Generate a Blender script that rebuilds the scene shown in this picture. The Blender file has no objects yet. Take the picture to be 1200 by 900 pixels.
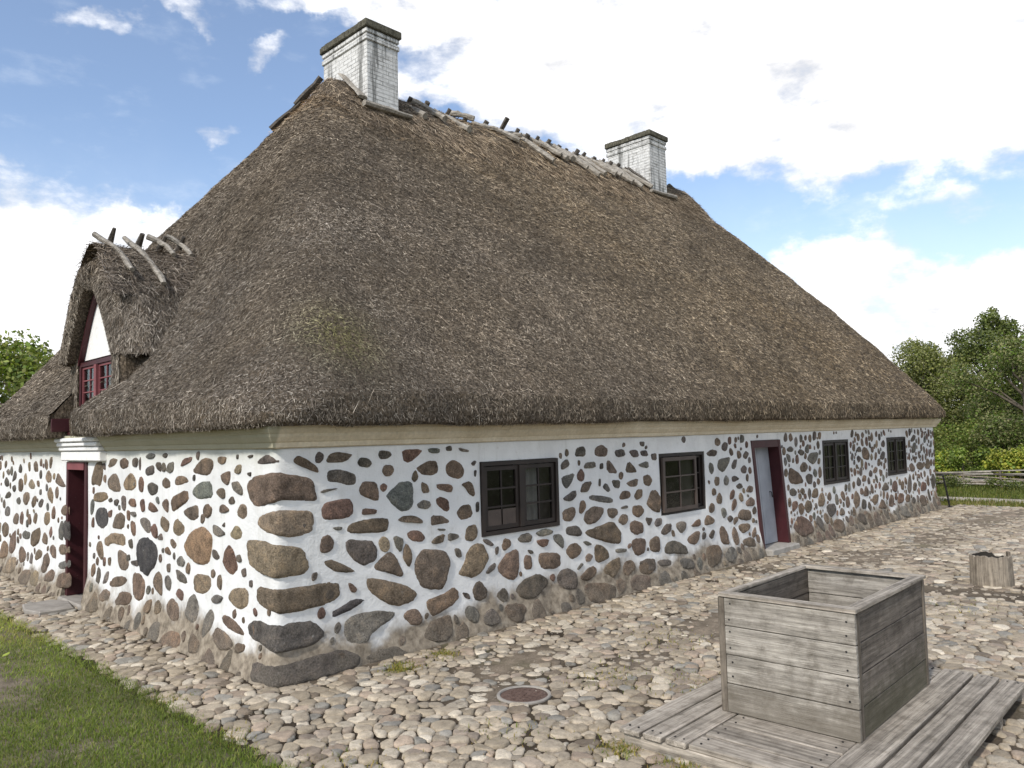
import bpy, math, random
import numpy as np
from mathutils import Matrix, Vector
from mathutils.geometry import delaunay_2d_cdt

rng = np.random.default_rng(7)
random.seed(7)
sc = bpy.context.scene
COL = sc.collection
R_ = math.radians

# ------------------------------------------------------------------ helpers
def hash3(i, j, k):
    n = (i * 374761393 + j * 668265263 + k * 1274126177) & 0xFFFFFFFF
    n = ((n ^ (n >> 13)) * 1274126177) & 0xFFFFFFFF
    n = n ^ (n >> 16)
    return (n & 0xFFFF) / 65535.0

def vnoise(P, f=1.0, seed=0):
    """smooth value noise in 0..1, P is (n,3)"""
    Q = np.asarray(P, float) * f + seed * 17.31 + 1000.0
    I = np.floor(Q).astype(np.int64); t = Q - I; t = t * t * (3 - 2 * t)
    r = 0
    for a in (0, 1):
        wa = t[:, 0] if a else 1 - t[:, 0]
        for b in (0, 1):
            wb = t[:, 1] if b else 1 - t[:, 1]
            for c in (0, 1):
                wc = t[:, 2] if c else 1 - t[:, 2]
                r = r + wa * wb * wc * hash3(I[:, 0] + a, I[:, 1] + b, I[:, 2] + c)
    return r

def fnoise(P, f=1.0, seed=0, oct=3):
    r = 0; a = .5; tot = 0
    for o in range(oct):
        r = r + a * vnoise(P, f * 2 ** o, seed + o); tot += a; a *= .5
    return r / tot

class MB:
    """collects polygons and links them as ONE mesh object"""
    def __init__(self):
        self.v = []; self.c = []; self.n = 0
        self.fl = []; self.fn = []; self.fm = []; self.fs = []
    def add(self, verts, faces, mat=0, col=None, smooth=False):
        verts = np.asarray(verts, float).reshape(-1, 3)
        m = len(verts)
        if col is None: cc = np.ones((m, 3)) * .5
        else:
            cc = np.asarray(col, float)
            if cc.ndim == 1: cc = np.tile(cc, (m, 1))
        self.v.append(verts); self.c.append(cc)
        if isinstance(faces, np.ndarray):
            k = faces.shape[1]
            self.fl.append((faces + self.n).ravel()); self.fn.append(np.full(len(faces), k))
            nf = len(faces)
        else:
            nf = len(faces)
            self.fl.append(np.array([i for f in faces for i in f], int) + self.n)
            self.fn.append(np.array([len(f) for f in faces], int))
        self.fm.append(np.full(nf, mat)); self.fs.append(np.full(nf, smooth))
        self.n += m
        return self
    def box(self, x0, x1, y0, y1, z0, z1, mat=0, col=None, M=None, bev=0.0):
        if bev > 0:
            b = min(bev, .45 * min(x1 - x0, y1 - y0, z1 - z0))
            V = []
            for z, ins in ((z0, b), (z0 + b, 0), (z1 - b, 0), (z1, b)):
                X0, X1, Y0, Y1 = x0 + ins, x1 - ins, y0 + ins, y1 - ins
                c = b if ins == 0 else b * .5
                V += [(X0 + c, Y0, z), (X1 - c, Y0, z), (X1, Y0 + c, z), (X1, Y1 - c, z), (X1 - c, Y1, z), (X0 + c, Y1, z), (X0, Y1 - c, z), (X0, Y0 + c, z)]
            F = [tuple(range(7, -1, -1)), tuple(range(24, 32))]
            for k in range(3):
                for i in range(8):
                    j = (i + 1) % 8
                    F.append((k * 8 + i, k * 8 + j, k * 8 + 8 + j, k * 8 + 8 + i))
        else:
            V = [(x, y, z) for z in (z0, z1) for x, y in ((x0, y0), (x1, y0), (x1, y1), (x0, y1))]
            F = [(3, 2, 1, 0), (4, 5, 6, 7), (0, 1, 5, 4), (1, 2, 6, 5), (2, 3, 7, 6), (3, 0, 4, 7)]
        V = np.array(V, float)
        if M is not None: V = M(V) if callable(M) else (V @ np.array(M.to_3x3()).T + np.array(M.translation))
        return self.add(V, F, mat, col)
    def tube(self, pts, rad, sides=8, mat=0, col=None, flat=1.0, cap=True, smooth=True, jit=0.0):
        pts = np.asarray(pts, float); n = len(pts)
        rad = np.ones(n) * rad if np.isscalar(rad) else np.asarray(rad, float)
        T = np.gradient(pts, axis=0); T /= np.linalg.norm(T, axis=1)[:, None] + 1e-9
        up = np.array([0, 0, 1.]) if abs(T[0][2]) < .9 else np.array([1., 0, 0])
        V = []
        for i in range(n):
            a = np.cross(T[i], up); a /= np.linalg.norm(a) + 1e-9
            b = np.cross(a, T[i]); up = b
            for k in range(sides):
                th = 2 * math.pi * k / sides
                r = rad[i] * (1 + jit * (random.random() - .5))
                V.append(pts[i] + a * math.cos(th) * r + b * math.sin(th) * r * flat)
        F = []
        for i in range(n - 1):
            for k in range(sides):
                j = (k + 1) % sides
                F.append((i * sides + k, i * sides + j, (i + 1) * sides + j, (i + 1) * sides + k))
        self.add(V, F, mat, col, smooth)
        if cap:
            self.add(V[:sides], [tuple(range(sides - 1, -1, -1))], mat, col)
            self.add(V[-sides:], [tuple(range(sides))], mat, col)
        return self
    def build(self, name, mats, parent=None, loc=(0, 0, 0)):
        v = np.concatenate(self.v); c = np.concatenate(self.c)
        fl = np.concatenate(self.fl); fn = np.concatenate(self.fn)
        fm = np.concatenate(self.fm); fs = np.concatenate(self.fs)
        v = v - np.array(loc, float)
        me = bpy.data.meshes.new(name)
        me.vertices.add(len(v)); me.vertices.foreach_set('co', v.astype(np.float32).ravel())
        me.loops.add(len(fl)); me.loops.foreach_set('vertex_index', fl.astype(np.int32))
        me.polygons.add(len(fn))
        st = np.concatenate([[0], np.cumsum(fn)[:-1]])
        me.polygons.foreach_set('loop_start', st.astype(np.int32))
        me.polygons.foreach_set('material_index', fm.astype(np.int32))
        me.polygons.foreach_set('use_smooth', fs.astype(bool))
        at = me.color_attributes.new('Col', 'FLOAT_COLOR', 'POINT')
        at.data.foreach_set('color', np.concatenate([c, np.ones((len(c), 1))], 1).astype(np.float32).ravel())
        me.update(calc_edges=True); me.validate()
        if not isinstance(mats, (list, tuple)): mats = [mats]
        for m in mats: me.materials.append(m)
        o = bpy.data.objects.new(name, me); COL.objects.link(o)
        if parent is not None: o.parent = parent
        else: o.location = loc
        return o

def tag(o, label=None, cat=None, group=None, kind=None):
    if label: o['label'] = label
    if cat: o['category'] = cat
    if group: o['group'] = group
    if kind: o['kind'] = kind
    return o

def thing(name, label, cat, loc=(0, 0, 0), group=None):
    o = bpy.data.objects.new(name, None); COL.objects.link(o)
    o.location = loc; o.empty_display_size = .3
    return tag(o, label, cat, group)

def orient_quads(P, D, N, L, W, taper=.5, bend=None):
    """flat little blades: P base (n,3), D unit direction, N surface normal"""
    S = np.cross(D, N); S /= np.linalg.norm(S, axis=1)[:, None] + 1e-9
    n = len(P)
    L = np.broadcast_to(L, n)[:, None]; W = np.broadcast_to(W, n)[:, None]
    a = P - S * W / 2; b = P + S * W / 2
    c = P + D * L + S * W / 2 * taper; d = P + D * L - S * W / 2 * taper
    V = np.stack([a, b, c, d], 1).reshape(-1, 3)
    F = np.arange(4 * n).reshape(n, 4)
    return V, F

def unit(v): return v / (np.linalg.norm(v, axis=-1, keepdims=True) + 1e-9)

# ------------------------------------------------------------------ camera
C = np.array([-3.26721, -6.01165, 2.0])
CR = np.array([0.702267, -0.711458, -0.025486]); CU = np.array([-0.028668, -0.064031, 0.997536]); CF = np.array([0.711337, 0.699806, 0.065363])
cam = bpy.data.objects.new('camera', bpy.data.cameras.new('camera')); COL.objects.link(cam)
m = Matrix(((CR[0], CU[0], -CF[0]), (CR[1], CU[1], -CF[1]), (CR[2], CU[2], -CF[2]))).to_4x4()
m.translation = C; cam.matrix_world = m
cam.data.lens = 27.485; cam.data.sensor_width = 36; cam.data.clip_end = 2000; cam.data.clip_start = .05
sc.camera = cam
def in_view(P, mar=.25):
    """is a point inside the field of view, with a margin for a step to the side"""
    d = np.asarray(P, float) - C; z = d @ CF
    zz = np.maximum(z, .3)
    return (z > -.5) & (abs(d @ CR) / zz < .655 + mar + 1.2 / zz) & (abs(d @ CU) / zz < .49 + mar + .6 / zz)

# ------------------------------------------------------------------ materials
class NT:
    def __init__(self, name):
        self.m = bpy.data.materials.new(name); self.m.use_nodes = True
        self.t = self.m.node_tree; self.N = self.t.nodes; self.L = self.t.links
        self.b = self.N['Principled BSDF']; self.out = self.N['Material Output']
    def n(self, ty, **kw):
        x = self.N.new(ty)
        for k, v in kw.items():
            if k.startswith('i_'):
                key = k[2:]; x.inputs[int(key) if key.isdigit() else key.replace('_', ' ')].default_value = v
            else: setattr(x, k, v)
        return x
    def l(self, a, b): self.L.new(a, b)
    def coord(self, scale=(1, 1, 1)):
        tc = self.n('ShaderNodeTexCoord'); mp = self.n('ShaderNodeMapping'); mp.inputs['Scale'].default_value = scale
        self.l(tc.outputs['Object'], mp.inputs['Vector']); return mp.outputs['Vector']
    def noise(self, vec, scale, detail=4, rough=.55, dist=0.0):
        x = self.n('ShaderNodeTexNoise'); x.inputs['Scale'].default_value = scale; x.inputs['Detail'].default_value = detail
        x.inputs['Roughness'].default_value = rough; x.inputs['Distortion'].default_value = dist
        self.l(vec, x.inputs['Vector']); return x.outputs['Fac']
    def ramp(self, fac, stops):
        x = self.n('ShaderNodeValToRGB'); e = x.color_ramp.elements
        e[0].position = stops[0][0]; e[0].color = (*stops[0][1], 1) if len(stops[0][1]) == 3 else stops[0][1]
        e[1].position = stops[-1][0]; e[1].color = (*stops[-1][1], 1)
        for p, c in stops[1:-1]:
            k = e.new(p); k.color = (*c, 1)
        self.l(fac, x.inputs['Fac']); return x.outputs['Color']
    def mix(self, fac, a, b, mode='MIX'):
        x = self.n('ShaderNodeMix', data_type='RGBA', blend_type=mode)
        for s, v in ((x.inputs[0], fac), (x.inputs[6], a), (x.inputs[7], b)):
            if hasattr(v, 'is_linked') or hasattr(v, 'links'): self.l(v, s)
            else: s.default_value = v if not isinstance(v, tuple) else (*v, 1)[:4]
        return x.outputs[2]
    def math(self, op, a, b=0.0, clamp=False):
        x = self.n('ShaderNodeMath', operation=op); x.use_clamp = clamp
        for s, v in zip(x.inputs, (a, b)):
            if hasattr(v, 'links'): self.l(v, s)
            else: s.default_value = v
        return x.outputs[0]
    def maprange(self, v, a, b, c=0., d=1., smooth=True):
        x = self.n('ShaderNodeMapRange'); x.interpolation_type = 'SMOOTHSTEP' if smooth else 'LINEAR'
        self.l(v, x.inputs['Value'])
        for k, q in zip(('From Min', 'From Max', 'To Min', 'To Max'), (a, b, c, d)): x.inputs[k].default_value = q
        return x.outputs[0]
    def attr(self):
        x = self.n('ShaderNodeAttribute'); x.attribute_name = 'Col'; return x.outputs['Color']
    def bump(self, h, strength=.5, dist=.02, prev=None):
        x = self.n('ShaderNodeBump'); x.inputs['Strength'].default_value = strength; x.inputs['Distance'].default_value = dist
        self.l(h, x.inputs['Height'])
        if prev is not None: self.l(prev, x.inputs['Normal'])
        return x.outputs['Normal']
    def fin(self, color, rough=.85, normal=None, spec=.3):
        if isinstance(color, tuple): self.b.inputs['Base Color'].default_value = (*color, 1)
        else: self.l(color, self.b.inputs['Base Color'])
        if hasattr(rough, 'links'): self.l(rough, self.b.inputs['Roughness'])
        else: self.b.inputs['Roughness'].default_value = rough
        self.b.inputs['Specular IOR Level'].default_value = spec
        if normal is not None: self.l(normal, self.b.inputs['Normal'])
        return self.m

def mat_plaster():
    t = NT('limewash_plaster'); v = t.coord()
    n1 = t.noise(v, 2.2, 5); n2 = t.noise(v, 14, 5, .6); n3 = t.noise(v, 60, 3)
    base = t.ramp(n1, [(.3, (.64, .64, .63)), (.62, (.77, .77, .755))])
    base = t.mix(t.maprange(t.noise(t.coord((5, 5, .45)), 1.0, 6, .7), .52, .72, 0, .4), base, (.50, .49, .45))
    base = t.mix(t.maprange(n2, .56, .72, 0, .45), base, (.60, .585, .55))
    # bare mortar and splash dirt at the foot of the wall, with an uneven edge
    sx = t.n('ShaderNodeSeparateXYZ'); t.l(v, sx.inputs[0])
    nz = t.math('ADD', sx.outputs['Z'], t.math('MULTIPLY', t.math('SUBTRACT', t.noise(v, 1.6, 5, .65), .5), .85))
    k = t.maprange(nz, .20, .46, 1, 0)
    mort = t.ramp(n2, [(.3, (.125, .103, .078)), (.5, (.25, .21, .16)), (.7, (.36, .312, .245))])
    base = t.mix(t.maprange(t.noise(v, 5, 6, .7), .57, .70, 0, .4), base, (.50, .49, .46))
    base = t.mix(k, base, mort)
    # green algae and eave shade, both put into the end wall's colour
    alg_shade = t.math('MULTIPLY', t.maprange(sx.outputs['Z'], 1.72, 1.98, 0, .55), t.maprange(t.math('ADD', sx.outputs['X'], t.math('MULTIPLY', n1, .1)), .16, .04, 0, 1))
    base = t.mix(alg_shade, base, (.38, .385, .28))
    h = t.math('ADD', t.math('MULTIPLY', n2, .7), t.math('MULTIPLY', n3, .35))
    return t.fin(base, .9, t.bump(h, .45, .025), .2)

def mat_stone():
    t = NT('fieldstone'); v = t.coord(); a = t.attr()
    n1 = t.noise(v, 9, 6, .65); n2 = t.noise(v, 70, 4, .7); n3 = t.noise(v, 240, 2, .6)
    c = t.mix(1.0, a, t.ramp(n1, [(.3, (.45, .43, .41)), (.5, (1, 1, 1)), (.72, (1.5, 1.4, 1.28))]), 'MULTIPLY')
    c = t.mix(.8, c, t.ramp(n2, [(.34, (.42, .40, .38)), (.52, (1, 1, 1)), (.68, (1.6, 1.52, 1.42))]), 'MULTIPLY')
    sx = t.n('ShaderNodeSeparateXYZ'); t.l(v, sx.inputs[0])
    nz = t.math('ADD', sx.outputs['Z'], t.math('MULTIPLY', t.math('SUBTRACT', t.noise(v, 3.5, 5, .65), .5), .7))
    k = t.maprange(nz, .02, .34, .6, 0)
    c = t.mix(k, c, t.ramp(n2, [(.3, (.10, .088, .07)), (.7, (.26, .23, .185))]))
    # thin splashes of limewash left on the stones
    c = t.mix(t.maprange(t.noise(v, 17, 7, .75), .62, .74, 0, .6), c, (.60, .59, .56))
    h = t.math('ADD', n1, t.math('MULTIPLY', t.math('ADD', n2, t.math('MULTIPLY', n3, .5)), .5))
    return t.fin(c, .85, t.bump(h, 1.0, .045), .25)

def mat_thatch():
    t = NT('thatch'); v = t.coord()
    vs = t.coord((1, 1, .6))
    n0 = t.noise(v, .55, 4, .55); n1 = t.noise(v, 3.0, 4, .6); n2 = t.noise(vs, 46, 4, .7); n3 = t.noise(vs, 130, 3, .7)
    c = t.ramp(n2, [(.30, (.035, .03, .025)), (.46, (.11, .095, .078)), (.60, (.235, .205, .17)), (.72, (.46, .41, .34))])
    c = t.mix(.7, c, t.ramp(n1, [(.32, (.74, .74, .76)), (.5, (1, 1, 1)), (.68, (1.25, 1.2, 1.1))]), 'MULTIPLY')
    c = t.mix(1.0, c, (1.04, .96, .87), 'MULTIPLY')
    h = t.math('ADD', n2, t.math('MULTIPLY', n3, .6))
    return t.fin(c, .95, t.bump(h, 1.0, .05), .1)

def mat_attr(name, rough=.9, spec=.15, nscale=40, amt=.5, bump=.3, scale=(1, 1, 1), dist=.006):
    t = NT(name); v = t.coord(scale); a = t.attr(); n = t.noise(v, nscale, 4, .6)
    c = t.mix(amt, a, t.ramp(n, [(.3, (.55, .55, .55)), (.5, (1, 1, 1)), (.7, (1.4, 1.4, 1.4))]), 'MULTIPLY')
    return t.fin(c, rough, t.bump(n, bump, dist), spec)

def mat_cobble():
    t = NT('cobble'); v = t.coord(); a = t.attr()
    n1 = t.noise(v, 16, 5, .65); n2 = t.noise(v, 90, 4, .7)
    c = t.mix(.9, a, t.ramp(n1, [(.28, (.6, .58, .55)), (.5, (1, 1, 1)), (.7, (1.22, 1.2, 1.16))]), 'MULTIPLY')
    c = t.mix(.8, c, t.ramp(n2, [(.3, (.72, .7, .68)), (.5, (1, 1, 1)), (.72, (1.25, 1.22, 1.2))]), 'MULTIPLY')
    c = t.mix(t.maprange(t.noise(v, 5, 5, .65), .55, .72, 0, .65), c, (.20, .165, .12))
    return t.fin(c, .8, t.bump(t.math('ADD', n1, n2), .5, .012), .3)

def mat_dirt():
    t = NT('sandy_earth'); v = t.coord()
    n0 = t.noise(v, .8, 4); n1 = t.noise(v, 6, 5, .65); n2 = t.noise(v, 55, 5, .7)
    c = t.ramp(n1, [(.3, (.55, .54, .53)), (.55, (1, 1, 1)), (.75, (1.4, 1.38, 1.35))])
    c = t.mix(1.0, t.attr(), c, 'MULTIPLY')
    c = t.mix(.8, c, t.ramp(n2, [(.3, (.65, .64, .62)), (.52, (1, 1, 1)), (.7, (1.4, 1.36, 1.3))]), 'MULTIPLY')
    c = t.mix(t.maprange(n0, .56, .7, 0, .35), c, (.10, .115, .045))
    return t.fin(c, .95, t.bump(t.math('ADD', n1, n2), .7, .02), .15)

def mat_ground():
    t = NT('meadow_ground'); v = t.coord()
    n0 = t.noise(v, .25, 5); n1 = t.noise(v, 9, 5, .7)
    c = t.ramp(n1, [(.3, (.06, .06, .03)), (.55, (.115, .11, .055)), (.75, (.17, .155, .09))])
    c = t.mix(t.maprange(n0, .5, .7, 0, .5), c, (.13, .12, .055))
    return t.fin(c, .95, t.bump(n1, .8, .05), .1)

def mat_path():
    t = NT('path_gravel'); v = t.coord(); n1 = t.noise(v, 3, 5, .6); n2 = t.noise(v, 40, 4, .7)
    c = t.ramp(n1, [(.3, (.30, .26, .20)), (.7, (.42, .38, .31))])
    c = t.mix(.8, c, t.ramp(n2, [(.3, (.7, .7, .7)), (.7, (1.3, 1.3, 1.3))]), 'MULTIPLY')
    return t.fin(c, .95, t.bump(n2, .6, .02), .15)

def mat_wood(name, axis, dark, light, moss=None, bumpd=.008):
    s = {'x': (1.6, 55, 55), 'y': (55, 1.6, 55), 'z': (55, 55, 1.6)}[axis]
    t = NT(name); v = t.coord(s); w = t.coord()
    off = t.n('ShaderNodeVectorMath', operation='SCALE'); t.l(t.attr(), off.inputs[0]); off.inputs['Scale'].default_value = 61.0
    av = t.n('ShaderNodeVectorMath', operation='ADD'); t.l(v, av.inputs[0]); t.l(off.outputs[0], av.inputs[1]); v = av.outputs[0]
    n1 = t.noise(v, .55, 6, .62, .3); n2 = t.noise(v, 2.6, 5, .75, .2); n3 = t.noise(w, 9, 6, .7)
    mid = tuple((a + b) / 2 for a, b in zip(dark, light))
    c = t.ramp(n1, [(.28, dark), (.5, mid), (.68, light)])
    c = t.mix(.75, c, t.ramp(n2, [(.32, (.30, .28, .26)), (.47, (1, 1, 1)), (.7, (1.3, 1.29, 1.27))]), 'MULTIPLY')
    c = t.mix(.8, c, t.ramp(n3, [(.3, (.5, .48, .45)), (.5, (1, 1, 1)), (.7, (1.25, 1.25, 1.24))]), 'MULTIPLY')
    c = t.mix(1.0, c, t.mix(1.0, t.attr(), (2., 2., 2.), 'MULTIPLY'), 'MULTIPLY')
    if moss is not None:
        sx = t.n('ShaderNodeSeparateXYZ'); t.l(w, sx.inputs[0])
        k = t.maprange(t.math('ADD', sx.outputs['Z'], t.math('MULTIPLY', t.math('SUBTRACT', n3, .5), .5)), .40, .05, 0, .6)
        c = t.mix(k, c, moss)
    h = t.math('ADD', t.math('MULTIPLY', n1, .6), n2)
    return t.fin(c, .82, t.bump(h, .7, bumpd), .25)

def mat_paint(name, c0, c1, rough=.55, chip=(.12, .1, .085)):
    t = NT(name); v = t.coord(); n1 = t.noise(v, 4, 5); n2 = t.noise(v, 45, 4, .7)
    c = t.ramp(n1, [(.3, c0), (.7, c1)])
    c = t.mix(t.maprange(n2, .63, .72, 0, .7), c, chip)
    return t.fin(c, rough, t.bump(n2, .3, .004), .35)

def mat_cornice():
    t = NT('ochre_limewash'); v = t.coord(); n1 = t.noise(v, 3, 5); n2 = t.noise(v, 30, 4, .65)
    c = t.ramp(n1, [(.3, (.56, .48, .345)), (.7, (.70, .62, .475))])
    c = t.mix(.5, c, t.ramp(n2, [(.3, (.75, .75, .75)), (.7, (1.2, 1.2, 1.2))]), 'MULTIPLY')
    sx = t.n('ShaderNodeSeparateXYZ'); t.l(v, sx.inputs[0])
    c = t.mix(t.maprange(t.math('ADD', sx.outputs['X'], t.math('MULTIPLY', n1, .02)), .015, -.02, 0, .7), c, (.31, .305, .215))  # end-wall side darker green: algae and eave shade put into the colour
    return t.fin(c, .9, t.bump(n2, .4, .012), .15)

def mat_brick():
    t = NT('whitewashed_brick')
    tc = t.n('ShaderNodeTexCoord'); geo = t.n('ShaderNodeNewGeometry')
    sx = t.n('ShaderNodeSeparateXYZ'); t.l(tc.outputs['Object'], sx.inputs[0])
    cb = t.n('ShaderNodeCombineXYZ')
    t.l(t.math('ADD', sx.outputs['X'], sx.outputs['Y']), cb.inputs['X']); t.l(sx.outputs['Z'], cb.inputs['Y'])
    br = t.n('ShaderNodeTexBrick'); t.l(cb.outputs[0], br.inputs['Vector'])
    br.inputs['Scale'].default_value = 1.0; br.inputs['Brick Width'].default_value = .235; br.inputs['Row Height'].default_value = .066
    br.inputs['Mortar Size'].default_value = .007; br.inputs['Mortar Smooth'].default_value = .3
    br.inputs['Color1'].default_value = (1, 1, 1, 1); br.inputs['Color2'].default_value = (.9, .9, .9, 1); br.inputs['Mortar'].default_value = (.0, .0, .0, 1)
    v = tc.outputs['Object']
    n1 = t.noise(v, 2.6, 5, .65); n2 = t.noise(v, 24, 5, .7)
    c = t.ramp(n2, [(.3, (.50, .49, .47)), (.6, (.70, .695, .67))])
    mort = t.mix(t.maprange(n1, .42, .66, .0, .9), (.55, .545, .52), (.17, .165, .155))
    c = t.mix(br.outputs['Fac'], c, mort)
    # weathering: grey lichen runs
    st = t.noise(t.coord((7, 7, .7)), 1.0, 5, .65)
    c = t.mix(t.maprange(st, .51, .64, 0, .8), c, (.13, .13, .12))
    c = t.mix(t.maprange(t.noise(t.coord((2, 2, 11)), 1.0, 5, .7), .52, .68, 0, .55), c, (.20, .195, .18))
    c = t.mix(t.maprange(n1, .60, .74, 0, .7), c, (.20, .20, .17))
    h = t.math('ADD', t.math('MULTIPLY', t.math('SUBTRACT', 1.0, br.outputs['Fac']), .8), t.math('MULTIPLY', n2, .3))
    return t.fin(c, .9, t.bump(h, .9, .012), .2)

def mat_simple(name, c0, c1, scale=12, rough=.9, bump=.5, dist=.01, spec=.2, detail=5):
    t = NT(name); v = t.coord(); n = t.noise(v, scale, detail, .65)
    return t.fin(t.ramp(n, [(.3, c0), (.7, c1)]), rough, t.bump(n, bump, dist), spec)

def mat_glass():
    t = NT('old_window_glass'); v = t.coord(); n = t.noise(v, 6, 3)
    tr = t.n('ShaderNodeBsdfTransparent'); tr.inputs[0].default_value = (.66, .64, .60, 1)
    gl = t.n('ShaderNodeBsdfGlossy'); gl.inputs['Roughness'].default_value = .06; gl.inputs[0].default_value = (.9, .95, .95, 1)
    t.l(t.bump(n, .25, .02), gl.inputs['Normal'])
    fr = t.n('ShaderNodeFresnel'); fr.inputs[0].default_value = 1.5
    mx = t.n('ShaderNodeMixShader'); t.l(fr.outputs[0], mx.inputs[0]); t.l(tr.outputs[0], mx.inputs[1]); t.l(gl.outputs[0], mx.inputs[2])
    t.l(mx.outputs[0], t.out.inputs[0]); return t.m

def mat_leaf(name, rough=.55):
    t = NT(name); a = t.attr()
    df = t.n('ShaderNodeBsdfPrincipled'); t.l(a, df.inputs['Base Color']); df.inputs['Roughness'].default_value = rough; df.inputs['Specular IOR Level'].default_value = .3
    tl = t.n('ShaderNodeBsdfTranslucent'); t.l(t.mix(1.0, a, (1.5, 1.6, .7), 'MULTIPLY'), tl.inputs[0])
    mx = t.n('ShaderNodeMixShader'); mx.inputs[0].default_value = .3
    t.l(df.outputs[0], mx.inputs[1]); t.l(tl.outputs[0], mx.inputs[2]); t.l(mx.outputs[0], t.out.inputs[0])
    return t.m

M = dict(
    plaster=mat_plaster(), stone=mat_stone(), thatch=mat_thatch(),
    straw=mat_attr('straw', .9, .15, 30, .3, .1), cobble=mat_cobble(), dirt=mat_dirt(), ground=mat_ground(), path=mat_path(),
    wood_x=mat_wood('weathered_plank_x', 'x', (.13, .112, .09), (.48, .425, .355)),
    wood_y=mat_wood('weathered_plank_y', 'y', (.13, .112, .09), (.48, .425, .355)),
    well_x_shade=mat_wood('well_board_x_shade', 'x', (.06, .05, .041), (.20, .172, .143), (.085, .08, .045)),  # darker copy of the well boards: the shaded face put into the colour
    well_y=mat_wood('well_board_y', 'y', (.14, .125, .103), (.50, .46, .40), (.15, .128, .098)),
    wood_z=mat_wood('weathered_post', 'z', (.07, .058, .045), (.23, .195, .155)),
    pole=mat_wood('grey_timber', 'y', (.17, .15, .125), (.42, .385, .33)),
    pole_dark=mat_wood('dark_timber', 'y', (.045, .04, .034), (.15, .13, .11)),
    log=mat_wood('bleached_log', 'z', (.12, .098, .075), (.36, .31, .245)),
    red=mat_paint('oxblood_paint', (.042, .010, .013), (.066, .016, .019), .5),
    redlight=mat_paint('faded_red_paint', (.16, .045, .05), (.24, .075, .08), .6),
    brown=mat_paint('dark_brown_paint', (.018, .013, .011), (.034, .024, .020), .55, (.065, .05, .042)),
    darkdoor=mat_paint('dark_shaded_door_paint', (.02, .010, .011), (.036, .016, .017), .6, (.06, .045, .04)),  # dark leaf paint, deepened for the recess: shade put into the colour
    brown2=mat_paint('worn_brown_paint', (.06, .045, .038), (.10, .075, .062), .55, (.15, .12, .1)),
    greydoor=mat_paint('grey_door_paint', (.28, .295, .325), (.37, .385, .42), .6, (.22, .22, .23)),
    cream=mat_paint('cream_paint', (.45, .40, .33), (.58, .53, .45), .6),
    white=mat_simple('white_limewash', (.72, .71, .68), (.84, .83, .81), 14, .9, .35, .02),
    curtain=mat_simple('pale_curtain', (.40, .42, .46), (.55, .57, .6), 9, .95, .2),
    room=mat_simple('inside_shade', (.02, .017, .014), (.045, .04, .034), 3),  # near-black: the shade of unlit insides put into the colour
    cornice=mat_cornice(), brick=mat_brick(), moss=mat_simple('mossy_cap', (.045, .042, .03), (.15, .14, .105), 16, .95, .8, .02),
    glass=mat_glass(), concrete=mat_simple('concrete', (.27, .25, .22), (.40, .375, .34), 10, .9, .4, .01),
    rust=mat_simple('rusty_iron', (.075, .045, .035), (.155, .105, .085), 22, .75, .6, .006), iron=mat_simple('black_iron', (.012, .012, .013), (.03, .028, .027), 20, .5, .3),
    leaf=mat_leaf('leaf'), bark=mat_simple('bark', (.06, .05, .038), (.15, .125, .095), 10, .95, .9, .03),
    grass=mat_leaf('grass_blade', .6), slab=mat_simple('doorstep_slab', (.22, .2, .175), (.36, .33, .29), 8, .85, .5, .01),
)
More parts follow.
